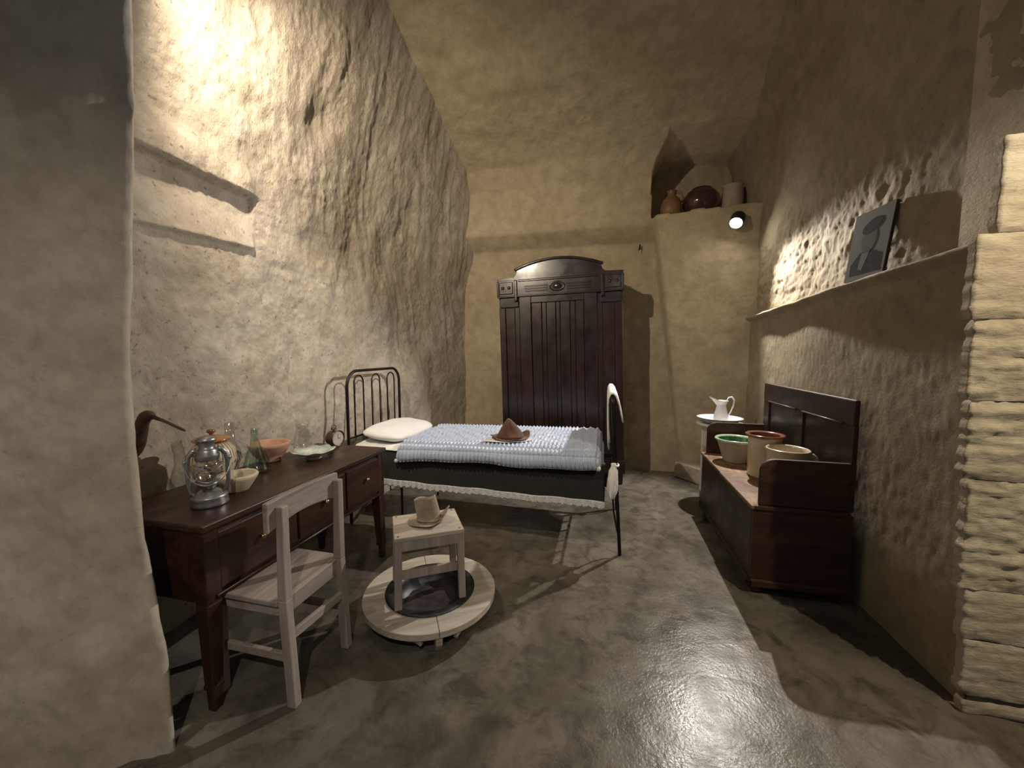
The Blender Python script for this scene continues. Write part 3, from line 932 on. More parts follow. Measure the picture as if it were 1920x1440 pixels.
# cross-section of the quilt: from the near hem, up over the mattress, to the far hem
sec = np.array([(BY0 - 0.035, 0.585), (BY0 - 0.040, 0.62), (BY0 - 0.020, 0.665), (BY0 + 0.05, 0.692), (BY0 + 0.40, 0.705), (BY1 - 0.06, 0.692), (BY1 - 0.0, 0.66), (BY1 + 0.02, 0.58)])
sl = np.concatenate([[0], np.cumsum(np.linalg.norm(np.diff(sec, axis=0), axis=1))])
vv = np.linspace(0, sl[-1], 260)
cy_ = sm(np.interp(vv, sl, sec[:, 0])); cz_ = sm(np.interp(vv, sl, sec[:, 1]))
ty = np.gradient(cy_, vv); tz = np.gradient(cz_, vv)
Uu, V = np.meshgrid(us, vv, indexing='ij')
yc = np.broadcast_to(cy_, Uu.shape); zc = np.broadcast_to(cz_, Uu.shape)
ny_, nz_ = -np.broadcast_to(tz, Uu.shape), np.broadcast_to(ty, Uu.shape)
# bands of gathered puffs: stitch lines along the bed near the sides
dv = np.minimum(V, sl[-1] - V)
lines = [0.0, 0.075, 0.125, 0.185, 0.245]
puff = np.zeros_like(Uu)
for a, b in zip(lines[:-1], lines[1:]):
    q = np.clip((dv - a) / (b - a), 0, 1)
    puff = np.where((dv >= a) & (dv < b), 0.018 * np.sqrt(np.sin(PI * q).clip(0)), puff)
ce = dv >= lines[-1]
cq = np.abs(np.sin((Uu + V) * PI / 0.13)) * np.abs(np.sin((Uu - V) * PI / 0.13))
puff = np.where(ce, 0.014 * cq ** 0.4, puff)
gather = 0.0058 * np.sin(Uu * 2 * PI / 0.030 + 2.0 * pn(Uu * 7, V * 9, 2)) * (puff / 0.014)
gather = gather + 0.004 * fbm(Uu * 16, V * 14, 4, 3)
# foot border: fat rolls across the bed
du = QX1 - Uu
fr = np.zeros_like(Uu)
for a, b in ((0.0, 0.065), (0.065, 0.13), (0.13, 0.195)):
    q = np.clip((du - a) / (b - a), 0, 1)
    fr = np.where((du >= a) & (du < b), 0.022 * np.sqrt(np.sin(PI * q).clip(0)), fr)
sel = (du < 0.195) & (dv > 0.125)
puff = np.where(sel, fr, puff); gather = np.where(sel, gather * 0.5, gather)
hemw = 0.010 * np.sin(Uu * 5.2 + 0.5) + 0.005 * np.sin(Uu * 13)
endr = np.clip(np.minimum(Uu - QX0, QX1 - Uu) / 0.04, 0, 1)
th = (puff + gather) * np.sqrt(endr) + 0.010 * endr - 0.02 * (1 - endr)
slope = np.interp(Uu, [QX0, QX1], [-0.012, 0.022])
yq = yc + ny_ * -th * -1
zq = zc + nz_ * th + slope + hemw * sstep(0.12, 0.0, V)
qt = thing('quilt', 'pale blue satin quilt with gathered puffs on the bed', 'quilt', (ox, oy, 0.65))
qo = grid_obj('quilt_cover', Uu - ox, yq - oy, zq - 0.65, M['satin'])
qo.parent = qt
so = qo.modifiers.new('thickness', 'SOLIDIFY'); so.thickness = 0.006; so.offset = -1
hem = [(Uu[i, 0] - ox, yq[i, 0] - oy - 0.002, zq[i, 0] - 0.65) for i in range(0, 420, 4)]
MB().tube(hem, 0.0045, 8).build('hem_piping', M['piping'], qt, True)
for i in (2, 414):
    MB().lathe([(0, -0.018), (0.012, -0.014), (0.017, 0.0), (0.012, 0.013), (0, 0.017)], 14, (Uu[i, 0] - ox, yq[i, 0] - oy - 0.012, zq[i, 0] - 0.65),
               fn=lambda x, y, z, a, i_: (x * (1 + 0.12 * math.sin(5 * a)), y * (1 + 0.12 * math.sin(5 * a)), z)).build('corner_rosette', M['piping'], qt, True)

# pillow
pw = MB()
def sgnp(v_, e): return math.copysign(abs(v_) ** e, v_)
nu, nv = 44, 28
vs_ = []; fs_ = []
for j in range(nv + 1):
    ph = -PI / 2 + PI * j / nv
    for i in range(nu):
        a = 2 * PI * i / nu
        cr_ = max(0.0, math.cos(ph)) ** 0.55
        x = 0.207 * cr_ * sgnp(math.cos(a), 0.55); y = 0.355 * cr_ * sgnp(math.sin(a), 0.50)
        edge = min(1, math.hypot(x / 0.215, y / 0.355) / 1.15)
        z = 0.062 * sgnp(math.sin(ph), 0.9) * (1 - 0.35 * edge ** 3)
        z += 0.006 * float(pn(x * 9, y * 7, 3)) + 0.004 * float(pn(x * 20, y * 12, 5))
        vs_.append((x, y, z))
for j in range(nv):
    for i in range(nu):
        l = (i + 1) % nu
        fs_.append((j * nu + i, j * nu + l, (j + 1) * nu + l, (j + 1) * nu + i))
pw.add(vs_, fs_)
pil = pw.build('pillow', M['linen'], None, True)
pil.location = (-1.768, 3.06, 0.718); pil.rotation_euler = (R(0), R(6), R(0))
tag(pil, 'plump white pillow at the iron headboard', 'pillow')

# sheet turned out under the pillow
us = np.linspace(-1.96, -1.50, 60); vs = np.linspace(BY0 + 0.0, BY1 - 0.02, 60)
Uu, V = np.meshgrid(us, vs, indexing='ij')
sh_o = grid_obj('bed_sheet', Uu, V, 0.655 + 0.006 * fbm(Uu * 9, V * 9, 2, 2) - 0.028 * sstep(BY0 + 0.06, BY0 - 0.02, V), M['linen'])
so = sh_o.modifiers.new('thickness', 'SOLIDIFY'); so.thickness = 0.004
tag(sh_o, 'white bed sheet showing under the pillow', 'sheet')

# hat on the bed and the paper below it
pa = MB()
po = [(-0.20, -0.085), (-0.02, -0.10), (0.06, -0.075), (0.12, -0.055), (0.165, 0.0), (0.17, 0.07), (0.10, 0.12), (-0.03, 0.13), (-0.12, 0.10), (-0.17, 0.02)]
pa.prism(po, 0.0, 0.003, lambda u_, v_, d_: (u_, v_, d_ + 0.002 * math.sin(u_ * 18)))
pao = pa.build('white_doily', M['linen'])
pao.location = (-0.70, 2.80, 0.7345); pao.rotation_euler = (0, 0, R(4))
tag(pao, 'white cloth doily lying on the quilt under the brown hat', 'doily')
hat('felt_hat', 'brown felt hat with a pointed crown lying on the bed', (-0.70, 2.835, 0.7325), R(8), M['felt_brown'], 0.135, 0.080, 0.150, 'cone')

# towel over the foot end
tw = MB(); pts_u = np.linspace(-0.375, 0.36, 34)
Lr = [(-0.034, 0.74), (-0.032, 0.84), (-0.028, 0.95), (-0.024, 1.05), (-0.018, 1.10), (-0.006, 1.121), (0.008, 1.121), (0.022, 1.105), (0.040, 1.05), (0.052, 0.98), (0.056, 0.93)]
lr = np.array(Lr)
Uu = np.repeat(pts_u[:, None], len(Lr), 1)
zz_ = np.repeat(lr[None, :, 1], len(pts_u), 0).copy(); oo_ = np.repeat(lr[None, :, 0], len(pts_u), 0).copy()
drop = 0.02 * np.clip((np.abs(Uu) - 0.34) / 0.05, 0, 1) ** 2
zz_ -= drop
oo_ += 0.004 * np.sin(Uu * 25) * (1.12 - zz_) * 3
Xs = ox + hl + 0.024 - 0.072 * zz_ / 1.1 + oo_
to = grid_obj('towel', Xs, oy + Uu, zz_, M['linen'])
so = to.modifiers.new('thickness', 'SOLIDIFY'); so.thickness = 0.010
tag(to, 'white towel draped over the top of the iron foot end', 'towel')
# tied white cloth hanging at the near foot post
kn = thing('tied_cloth', 'crumpled white cloth tied to the near foot post of the bed', 'cloth', (ox + fx(0.63), BY0, 0.62))
MB().lathe([(0, -0.215), (0.016, -0.21), (0.030, -0.15), (0.034, -0.08), (0.026, -0.02), (0.012, 0.01), (0.014, 0.03), (0, 0.035)], 22,
           fn=lambda x, y, z, a, i: (x * (1 + 0.35 * math.sin(4 * a + z * 20)) - 0.014 - 0.04 * max(0, 0.01 - z), y * (0.62 + 0.25 * math.sin(5 * a - z * 33)) - 0.026 - 0.07 * max(0, min(0.2, 0.01 - z)), z)).build('cloth_tail', M['linen'], kn, True)
MB().tube([(0.019 * math.cos(a), 0.019 * math.sin(a), 0.012 + 0.004 * math.sin(2 * a)) for a in np.linspace(0, 2 * PI, 17)[:-1]], 0.007, 8, True).build('knot', M['linen'], kn, True)

# ------------------------------------------------------------------ wardrobe
TILT = -1.75
wd = thing('wardrobe', 'tall dark varnished wardrobe with an arched crown against the back wall', 'wardrobe', (-0.435, 4.135, 0.022))
wd.rotation_euler = (0, R(TILT), 0)
hw_, D_ = 0.655, 0.42
MB().box(-hw_, -hw_ + 0.025, 0.02, D_, 0.10, 2.16).build('side_panel', M['wardrobe'], wd, False, 0.003)
MB().box(hw_ - 0.025, hw_, 0.02, D_, 0.10, 2.16).build('side_panel', M['wardrobe'], wd, False, 0.003)
MB().box(-hw_ + 0.02, hw_ - 0.02, D_ - 0.015, D_, 0.10, 2.16).build('back_panel', M['wardrobe'], wd)
MB().box(-hw_, hw_, 0.02, D_, 2.15, 2.17).build('top_board', M['wardrobe_h'], wd, False, 0.003)
MB().box(-hw_, hw_, 0.02, D_, 0.10, 0.13).build('bottom_board', M['wardrobe_h'], wd)
MB().box(-hw_ + 0.02, hw_ - 0.02, 0.022, 0.034, 0.12, 2.15).build('door_backing', M['wardrobe'], wd)
MB().box(-hw_ - 0.012, hw_ + 0.012, -0.012, D_, 0.075, 0.22).build('plinth', M['wardrobe_h'], wd, False, 0.006)
for sx in (-1, 1):
    for yy_ in (0.03, D_ - 0.03):
        xx = sx * (hw_ - 0.045)
        zf = -(0.022 - xx * math.sin(R(TILT)) ) / math.cos(R(TILT))
        MB().bar((xx, yy_, zf), (xx, yy_, 0.085), 0.055, 0.055, 0.075, 0.07).build('foot', M['wardrobe'], wd, False, 0.006)
# planks and stiles of the front; (x0, x1, y front, z top)
fr_ = [(-0.652, -0.585, 0.000, 1.875), (-0.582, -0.482, 0.012, 1.875), (-0.479, -0.428, 0.006, 1.875), (-0.425, -0.299, -0.006, 1.99),
       (0.268, 0.398, -0.006, 1.99), (0.401, 0.452, 0.006, 1.875), (0.455, 0.575, 0.012, 1.875), (0.578, 0.652, 0.000, 1.875)]
for x0_, x1_, yf_, zt_ in fr_:
    MB().box(x0_, x1_, yf_, 0.024, 0.22, zt_).build('plank', M['wardrobe'], wd, False, 0.004)
edges = [-0.296, -0.184, -0.133, -0.032, 0.013, 0.119, 0.175, 0.265]
for i in range(7):
    MB().box(edges[i] + 0.0022, edges[i + 1] - 0.0022, 0.004 if i % 2 == 0 else 0.010, 0.024, 0.22, 1.915).build('plank', M['wardrobe'], wd, False, 0.005)
MB().box(-0.299, 0.268, -0.004, 0.024, 1.915, 1.99).build('door_top_rail', M['wardrobe_h'], wd, False, 0.005)
for sx in (-1, 1):
    MB().box(*sorted((sx * 0.435, sx * 0.640)), 0.002, 0.024, 1.88, 1.985).build('corner_panel', M['wardrobe_h'], wd, False, 0.006)
# frieze
fz = MB().box(-hw_ - 0.005, hw_ + 0.005, -0.012, 0.024, 1.99, 2.17).build('frieze', M['wardrobe_h'], wd, False, 0.004)
MB().box(-hw_ - 0.012, hw_ + 0.012, -0.022, 0.02, 1.985, 2.003).build('moulding', M['wardrobe_h'], fz, False, 0.005)
MB().box(-0.43, 0.41, -0.022, -0.008, 2.145, 2.165).build('moulding', M['wardrobe_h'], fz, False, 0.005)
MB().tube([(0.075 * math.cos(a) - 0.01, -0.016, 2.075 + 0.046 * math.sin(a)) for a in np.linspace(0, 2 * PI, 33)[:-1]], 0.009, 8, True).build('medallion_ring', M['wardrobe_h'], fz, True)
MB().lathe([(0, 0.014), (0.03, 0.010), (0.042, 0.0)], 28, (-0.01, -0.010, 2.075), M=Matrix.Rotation(R(90), 4, 'X') @ Matrix.Diagonal((1.35, 0.85, 1, 1))).build('medallion_boss', M['wardrobe_h'], fz, True)
for zz2 in (2.042, 2.068, 2.094):
    for x0_, x1_ in ((-0.36, -0.11), (0.09, 0.34)):
        MB().box(x0_, x1_, -0.018, -0.010, zz2 - 0.007, zz2 + 0.007).build('flute', M['wardrobe_h'], fz, False, 0.004)
for sx in (-1, 1):
    MB().box(*sorted((sx * 0.44, sx * 0.475)), -0.026, -0.008, 1.94, 2.165).build('scroll_bracket', M['wardrobe_h'], fz, False, 0.008)
    MB().box(*sorted((sx * 0.49, sx * 0.64)), -0.022, -0.008, 2.02, 2.15).build('corner_block', M['wardrobe_h'], fz, False, 0.008)
    for dx in (0.53, 0.60):
        MB().lathe([(0, 0.010), (0.012, 0.008), (0.02, 0.0)], 16, (sx * dx, -0.021, 2.085), M=Matrix.Rotation(R(90), 4, 'X')).build('carved_boss', M['wardrobe_h'], fz, True)
    MB().box(*sorted((sx * 0.645, sx * 0.668)), -0.024, 0.02, 2.0, 2.16).build('end_bracket', M['wardrobe_h'], fz, False, 0.006)
# crown
out = [(-hw_ - 0.005, 2.165), (hw_ + 0.005, 2.165), (hw_ + 0.012, 2.19), (0.50, 2.195)]
for i in range(7):
    a = i / 6 * PI / 2
    out.append((0.50 - 0.055 * math.sin(a), 2.195 + 0.075 * (1 - math.cos(a))))
for i in range(17):
    x = 0.44 - 0.88 * i / 16
    out.append((x, 2.275 + 0.085 * (1 - (x / 0.44) ** 2)))
for i in range(7):
    a = PI / 2 - i / 6 * PI / 2
    out.append((-0.50 + 0.055 * math.sin(a), 2.195 + 0.075 * (1 - math.cos(a))))
out += [(-0.50, 2.195), (-hw_ - 0.012, 2.19)]
MB().prism(out, -0.008, 0.05, lambda u_, v_, d_: (u_, d_, v_)).build('crown', M['wardrobe_h'], wd, False, 0.004)
mo = [(-0.465, -0.012, 2.268)] + [(x, -0.012, 2.280 + 0.085 * (1 - (x / 0.44) ** 2)) for x in np.linspace(-0.45, 0.45, 24)] + [(0.465, -0.012, 2.268)]
MB().tube(mo, 0.015, 8).build('crown_moulding', M['wardrobe_h'], wd, True)

# ------------------------------------------------------------------ bench
bn = thing('settle_bench', 'dark wooden settle bench with chest seat against the dim wall', 'bench', (1.08, 2.99, 0))
bw, bl = 0.245, 0.60      # half depth (x), half length (y)
# local: front is -x
MB().box(-bw + 0.004, -bw + 0.03, -bl + 0.024, bl - 0.024, 0.06, 0.51).build('front_panel', M['bench_y'], bn, False, 0.004)
for s in (-1, 1):
    MB().box(-bw + 0.005, bw, *sorted((s * bl, s * (bl - 0.025))), 0.06, 0.51).build('end_panel', M['bench'], bn, False, 0.004)
MB().box(bw - 0.02, bw, -bl + 0.02, bl - 0.02, 0.06, 0.51).build('rear_panel', M['bench_y'], bn)
MB().box(-bw + 0.02, bw - 0.01, -bl + 0.02, bl - 0.02, 0.062, 0.08).build('bottom_board', M['bench_y'], bn)
# rounded base rail on short feet
for s in (-1, 1):
    MB().box(-bw - 0.008, bw, *sorted((s * (bl + 0.008), s * (bl - 0.03))), 0.045, 0.095).build('base_rail', M['bench'], bn, False, 0.012)
MB().box(-bw - 0.008, -bw + 0.02, -bl - 0.008, bl + 0.008, 0.045, 0.095).build('base_rail', M['bench_y'], bn, False, 0.012)
for sx in (-1, 1):
    for s in (-1, 1):
        MB().box(*sorted((sx * (bw - 0.02), sx * (bw - 0.075))), *sorted((s * (bl - 0.03), s * (bl - 0.09))), 0, 0.06).build('foot', M['bench'], bn, False, 0.004)
# seat boards
for x0_, x1_, y0_, y1_ in ((-bw - 0.012, 0.0, -bl - 0.012, 0.02), (-bw - 0.006, 0.0, 0.023, bl + 0.01), (0.003, bw - 0.02, -bl - 0.012, bl + 0.01)):
    MB().box(x0_, x1_, y0_, y1_, 0.51, 0.532).build('seat_board', M['bench_seat'], bn, False, 0.004)
MB().box(-bw, bw - 0.02, -bl - 0.013, -bl + 0.012, 0.508, 0.5325).build('seat_edge', M['bench'], bn, False, 0.005)
# arms with a rounded front corner
for s in (-1, 1):
    pts = [(-bw + 0.03, 0.532), (bw, 0.532), (bw, 0.80), (-bw + 0.10, 0.80)]
    for i in range(9):
        a = PI / 2 + PI / 2 * i / 8
        pts.append((-bw + 0.10 + 0.07 * math.cos(a), 0.73 + 0.07 * math.sin(a)))
    MB().prism(pts, s * (bl - 0.004), s * (bl - 0.028), lambda u_, v_, d_: (u_, d_, v_)).build('arm', M['bench'], bn, False, 0.006)
# back
bkx0, bkx1 = bw - 0.03, bw - 0.006
MB().box(bkx0 - 0.004, bkx1, -bl, bl, 1.005, 1.145).build('back_top_rail', M['bench_y'], bn, False, 0.008)
MB().box(bkx0, bkx1, -bl, bl, 0.532, 0.62).build('back_low_rail', M['bench_y'], bn, False, 0.004)
for y0_, y1_ in ((-bl, -bl + 0.10), (-0.05, 0.05), (bl - 0.10, bl)):
    MB().box(bkx0, bkx1, y0_, y1_, 0.615, 1.008).build('back_stile', M['bench_y'], bn, False, 0.004)
for y0_, y1_ in ((-bl + 0.098, -0.048), (0.048, bl - 0.098)):
    MB().box(bkx0 + 0.012, bkx1, y0_, y1_, 0.615, 1.008).build('back_board', M['bench_y'], bn)
    MB().tube([(bkx0 - 0.004, y0_, 1.004), (bkx0 - 0.004, y1_, 1.004)], 0.006, 6).build('back_bead', M['bench'], bn, True)
BZ = 0.532

# ------------------------------------------------------------------ pots on the bench
gb = thing('green_bowl', 'flared clay bowl with green glazed inside on the bench', 'bowl', (1.02, 3.33, BZ))
MB().lathe([(0, 0), (0.082, 0), (0.088, 0.014), (0.135, 0.167), (0.139, 0.172)], 44).build('bowl_body', M['buff'], gb, True)
MB().lathe([(0.136, 0.162), (0.150, 0.172), (0.153, 0.182), (0.146, 0.190), (0.132, 0.187), (0.128, 0.177)], 44).build('rim', M['green_rim'], gb, True)
MB().lathe([(0.131, 0.185), (0.110, 0.10), (0.08, 0.022), (0, 0.016)], 44).build('glazed_inside', M['green_glaze'], gb, True)
tp = thing('tall_pot', 'tall cream cylindrical pot with brown glazed rim on the bench', 'pot', (1.095, 2.985, BZ))
MB().lathe([(0, 0), (0.094, 0), (0.099, 0.01), (0.101, 0.275), (0.099, 0.283)], 44).build('pot_body', M['cream_glaze'], tp, True)
MB().lathe([(0.0985, 0.280), (0.118, 0.286), (0.121, 0.294), (0.116, 0.300), (0.098, 0.297), (0.092, 0.288)], 44).build('rim', M['brown_glaze'], tp, True)
MB().lathe([(0.0935, 0.292), (0.090, 0.03), (0.085, 0.012), (0, 0.01)], 44).build('pot_inside', M['brown_glaze'], tp, True)
mg = thing('handled_pot', 'wide cream pot with loop handle on the bench beside the tall pot', 'pot', (1.143, 2.755, BZ))
MB().lathe([(0, 0), (0.080, 0), (0.096, 0.012), (0.112, 0.10), (0.112, 0.225), (0.118, 0.242), (0.121, 0.251), (0.115, 0.257), (0.107, 0.250), (0.103, 0.225), (0.101, 0.09), (0.086, 0.02), (0, 0.012)], 44).build('pot_body', M['cream_glaze'], mg, True)
ha = R(-20)
hp = [(0.106, 0, 0.218), (0.128, 0, 0.230), (0.146, 0, 0.214), (0.149, 0, 0.170), (0.138, 0, 0.135), (0.106, 0, 0.118)]
MB().tube([(p[0] * math.cos(ha), p[0] * math.sin(ha), p[2]) for p in hp], 0.011, 10).build('handle', M['cream_glaze'], mg, True)

# ------------------------------------------------------------------ washstand, basin, pitcher
ws = thing('washstand', 'white painted washstand between the bench and the slanting wall', 'washstand', (1.035, 3.82, 0))
MB().lathe([(0.150, 0.735), (0.198, 0.735), (0.202, 0.745), (0.198, 0.755), (0.150, 0.755), (0.146, 0.745), (0.150, 0.735)], 36).build('top_ring', M['enamel'], ws, True)
for q in range(4):
    a = PI / 4 + q * PI / 2
    MB().bar((0.166 * math.cos(a), 0.166 * math.sin(a), 0.0), (0.166 * math.cos(a), 0.166 * math.sin(a), 0.745), 0.02, 0.02).build('leg', M['enamel'], ws, False, 0.003)
    b_ = a + PI / 2
    pa_ = Vector((0.166 * math.cos(a), 0.166 * math.sin(a), 0)); pb_ = Vector((0.166 * math.cos(b_), 0.166 * math.sin(b_), 0))
    MB().bar(pa_ + Vector((0, 0, 0.63)), pb_ + Vector((0, 0, 0.63)), 0.20, 0.012, xdir=(0, 0, 1)).build('side_panel', M['enamel'], ws, False, 0.003)
ba = thing('wash_basin', 'shallow white enamel basin with dark rim on the washstand', 'basin', (1.025, 3.82, 0.7508))
MB().lathe([(0, 0.004), (0.11, 0.004), (0.145, 0.02), (0.170, 0.044), (0.192, 0.052), (0.192, 0.056), (0.168, 0.050), (0.14, 0.028), (0.10, 0.012), (0, 0.012)], 48).build('bowl', M['enamel'], ba, True)
MB().tube([(0.192 * math.cos(a), 0.192 * math.sin(a), 0.054) for a in np.linspace(0, 2 * PI, 49)[:-1]], 0.0035, 6, True).build('rim', M['enamel_rim'], ba, True)
pt = thing('enamel_pitcher', 'white enamel pitcher with wide spout standing in the wash basin', 'pitcher', (1.035, 3.82, 0.7625), R(195))


def spout(x, y, z, a, i):
    if z > 0.150:
        w = (z - 0.150) / 0.06
        c = max(0, math.cos(a)) ** 3
        x += 0.065 * w * c; z += 0.030 * w * c - 0.012 * w * (1 - c)
    return (x, y, z)


MB().lathe([(0, 0), (0.066, 0), (0.068, 0.006), (0.062, 0.05), (0.046, 0.115), (0.038, 0.150), (0.042, 0.175), (0.054, 0.205), (0.056, 0.210), (0.052, 0.208), (0.039, 0.174), (0.034, 0.150), (0.04, 0.11), (0.055, 0.02), (0, 0.01)], 40, fn=spout).build('pitcher_body', M['enamel'], pt, True)
MB().tube([(-0.046, 0, 0.195), (-0.066, 0, 0.225), (-0.095, 0, 0.230), (-0.118, 0, 0.200), (-0.112, 0, 0.150), (-0.090, 0, 0.095), (-0.060, 0, 0.050)], [0.005, 0.007, 0.007, 0.007, 0.006, 0.005, 0.004], 8).build('handle', M['enamel'], pt, True)

# ------------------------------------------------------------------ jars in the niche
NZ = 2.839
def jar(name, label, loc, prof_, mat, handle=None):
    t = thing(name, label, 'jar', loc)
    MB().lathe(prof_, 36).build('jar_body', mat, t, True)
    if handle: MB().tube(handle, 0.010, 8).build('handle', mat, t, True)
    return t


jar('clay_jug', 'amber clay jug with narrow neck standing in the niche', (0.665, 4.60, NZ), [(0, 0), (0.080, 0), (0.110, 0.06), (0.110, 0.13), (0.085, 0.20), (0.045, 0.235), (0.042, 0.275), (0.055, 0.29), (0.045, 0.292), (0.030, 0.275), (0.03, 0.24), (0, 0.22)], M['amber'],
    [(0.045, 0, 0.27), (0.09, 0, 0.27), (0.115, 0, 0.22), (0.105, 0, 0.17)])
jar('round_jar', 'dark plum glazed round jar in the niche', (0.968, 4.64, NZ - 0.001), [(0, 0), (0.09, 0), (0.15, 0.05), (0.188, 0.13), (0.184, 0.20), (0.14, 0.265), (0.10, 0.285), (0.10, 0.30), (0.08, 0.30), (0.08, 0.28), (0, 0.27)], M['plum_glaze'])
jar('pale_jar', 'pale buff cylindrical jar in the niche beside the round jar', (1.262, 4.60, NZ - 0.001), [(0, 0), (0.085, 0), (0.098, 0.015), (0.103, 0.22), (0.09, 0.255), (0.10, 0.275), (0.105, 0.285), (0.09, 0.287), (0.08, 0.27), (0.08, 0.25), (0, 0.24)], M['buff'])

# ------------------------------------------------------------------ picture on the ledge
pic = thing('picture', 'unframed grey portrait print leaning on the wall ledge', 'picture', (1.354, 2.53, 1.796), R(0))
pic.rotation_euler = (0, R(6.8), R(6))
# local: face towards -x, width along y, height along z
pw2, ph2 = 0.135, 0.375
MB().box(0.0, 0.014, -pw2, pw2, 0, ph2).build('backing_board', M['frame_dark'], pic, False, 0.002)
MB().box(-0.003, 0.0, -pw2 + 0.001, pw2 - 0.001, 0.001, ph2 - 0.001).build('paper', M['print_pale'], pic)
def ell(cy, cz, ry, rz, n_=28, rot=0):
    return [(cy + ry * math.cos(a) * math.cos(rot) - rz * math.sin(a) * math.sin(rot), cz + ry * math.cos(a) * math.sin(rot) + rz * math.sin(a) * math.cos(rot)) for a in np.linspace(0, 2 * PI, n_ + 1)[:-1]]
def flat(pts, lift, mat, nm):
    MB().prism(pts, -0.0032 - lift, -0.003, lambda u_, v_, d_: (d_, u_, v_)).build(nm, mat, pic)
flat([(-0.115, 0.03), (0.10, 0.03), (0.105, 0.09), (0.05, 0.15), (-0.03, 0.155), (-0.11, 0.12)], 0.0003, M['print_dark'], 'printed_coat')
flat([(-0.02, 0.145), (0.035, 0.145), (0.045, 0.06), (0.015, 0.05)], 0.0006, M['print_pale'], 'printed_collar')
flat(ell(0.0, 0.215, 0.052, 0.072), 0.0009, M['print_mid'], 'printed_face')
flat(ell(-0.005, 0.285, 0.068, 0.036, rot=-0.3), 0.0012, M['print_dark'], 'printed_hair')

# nail in the back wall
nl = MB().tube([(0.36, 4.76, 2.575), (0.36, 4.69, 2.585), (0.355, 4.675, 2.61)], 0.007, 8).tube([(0.355, 4.68, 2.60), (0.345, 4.672, 2.54)], 0.005, 6).build('wall_hook', M['nail'], None, True)
tag(nl, 'dark iron hook in the back wall beside the wardrobe', 'hook')

# ------------------------------------------------------------------ things on the desk
# tin lantern
la = thing('lantern', 'grey tin hurricane lantern on the desk', 'lantern', (-1.625, 1.245, TZ), R(52))
MB().lathe([(0, 0), (0.084, 0), (0.088, 0.006), (0.085, 0.014), (0.083, 0.030), (0.086, 0.036), (0.080, 0.043), (0.062, 0.050), (0.050, 0.060), (0.030, 0.066), (0, 0.068)], 44).build('fuel_tank', M['tin'], la, True)
MB().lathe([(0, 0.066), (0.030, 0.066), (0.034, 0.078), (0.042, 0.082), (0.050, 0.090), (0.046, 0.098), (0, 0.098)], 36).build('burner', M['tin'], la, True)
MB().lathe([(0.044, 0.096), (0.060, 0.115), (0.066, 0.140), (0.062, 0.170), (0.048, 0.196), (0.046, 0.196), (0.060, 0.169), (0.064, 0.140), (0.058, 0.116), (0.042, 0.098)], 40).build('glass_globe', M['glass_clear'], la, True)
MB().lathe([(0.052, 0.192), (0.056, 0.196), (0.056, 0.208), (0.058, 0.214), (0.050, 0.222), (0.052, 0.232), (0.040, 0.240), (0.036, 0.244), (0.036, 0.268), (0.046, 0.272), (0.050, 0.278), (0.038, 0.288), (0.016, 0.294), (0, 0.295)], 36).build('hood', M['tin'], la, True)
MB().lathe([(0.006, 0.098), (0.010, 0.10), (0.010, 0.118), (0, 0.12)], 12).build('wick_tube', M['brass'], la, True)
for s in (-1, 1):
    MB().tube([(s * 0.060, 0, 0.045), (s * 0.082, 0, 0.062), (s * 0.088, 0, 0.090), (s * 0.088, 0, 0.180), (s * 0.082, 0, 0.212), (s * 0.062, 0, 0.232), (s * 0.044, 0, 0.236)], [0.010, 0.0105, 0.0105, 0.0115, 0.012, 0.012, 0.012], 12).build('air_tube', M['tin'], la, True)
    MB().lathe([(0, -0.006), (0.010, -0.006), (0.010, 0.006), (0, 0.006)], 10, (s * 0.099, 0, 0.190), M=Matrix.Rotation(R(90), 4, 'Y')).build('handle_ear', M['tin'], la, True)
for zz2, rr in ((0.118, 0.069), (0.162, 0.070)):
    MB().tube([(rr * math.cos(a), rr * math.sin(a), zz2 + 0.012 * math.cos(2 * a)) for a in np.linspace(0, 2 * PI, 33)[:-1]], 0.0022, 6, True).build('globe_guard', M['tin'], la, True)
# bail hanging down behind one side
MB().tube([(0.100 * math.cos(a), -0.02 - 0.105 * math.sin(a), 0.190 - 0.085 * math.sin(a)) for a in np.linspace(0, PI, 21)], 0.0022, 6).build('bail', M['tin'], la, True)

la.scale = (0.76, 0.76, 1.0)

# striped lidded jar
sj = thing('lidded_jar', 'cream jar with dark stripes and brown lid behind the lantern', 'jar', (-1.89, 1.475, TZ))
MB().lathe([(0, 0), (0.060, 0), (0.066, 0.008), (0.088, 0.06), (0.100, 0.115), (0.094, 0.160), (0.072, 0.190), (0.060, 0.198), (0, 0.198)], 48).build('jar_body', M['striped'], sj, True)
MB().lathe([(0.058, 0.196), (0.064, 0.198), (0.066, 0.212), (0.060, 0.214), (0.058, 0.196)], 40).build('collar', M['orange_glaze'], sj, True)
lid = MB().lathe([(0, 0.210), (0.078, 0.210), (0.081, 0.215), (0.074, 0.221), (0.036, 0.231), (0.014, 0.236), (0, 0.237)], 40).build('lid', M['orange_glaze'], sj, True)
MB().lathe([(0.010, 0.235), (0.009, 0.242), (0.019, 0.252), (0.017, 0.262), (0, 0.266)], 20).build('lid_knob', M['brown_glaze'], lid, True)

# glass carafe behind the jar
gc = thing('glass_chimney', 'tall clear glass lamp chimney behind the striped jar', 'glass', (-1.95, 1.62, TZ))
MB().lathe([(0.030, 0), (0.032, 0.03), (0.050, 0.075), (0.046, 0.115), (0.024, 0.17), (0.022, 0.27), (0.020, 0.27), (0.022, 0.17), (0.044, 0.115), (0.048, 0.075), (0.030, 0.03), (0.028, 0), (0.030, 0)], 32).build('glass_body', M['glass_clear'], gc, True)

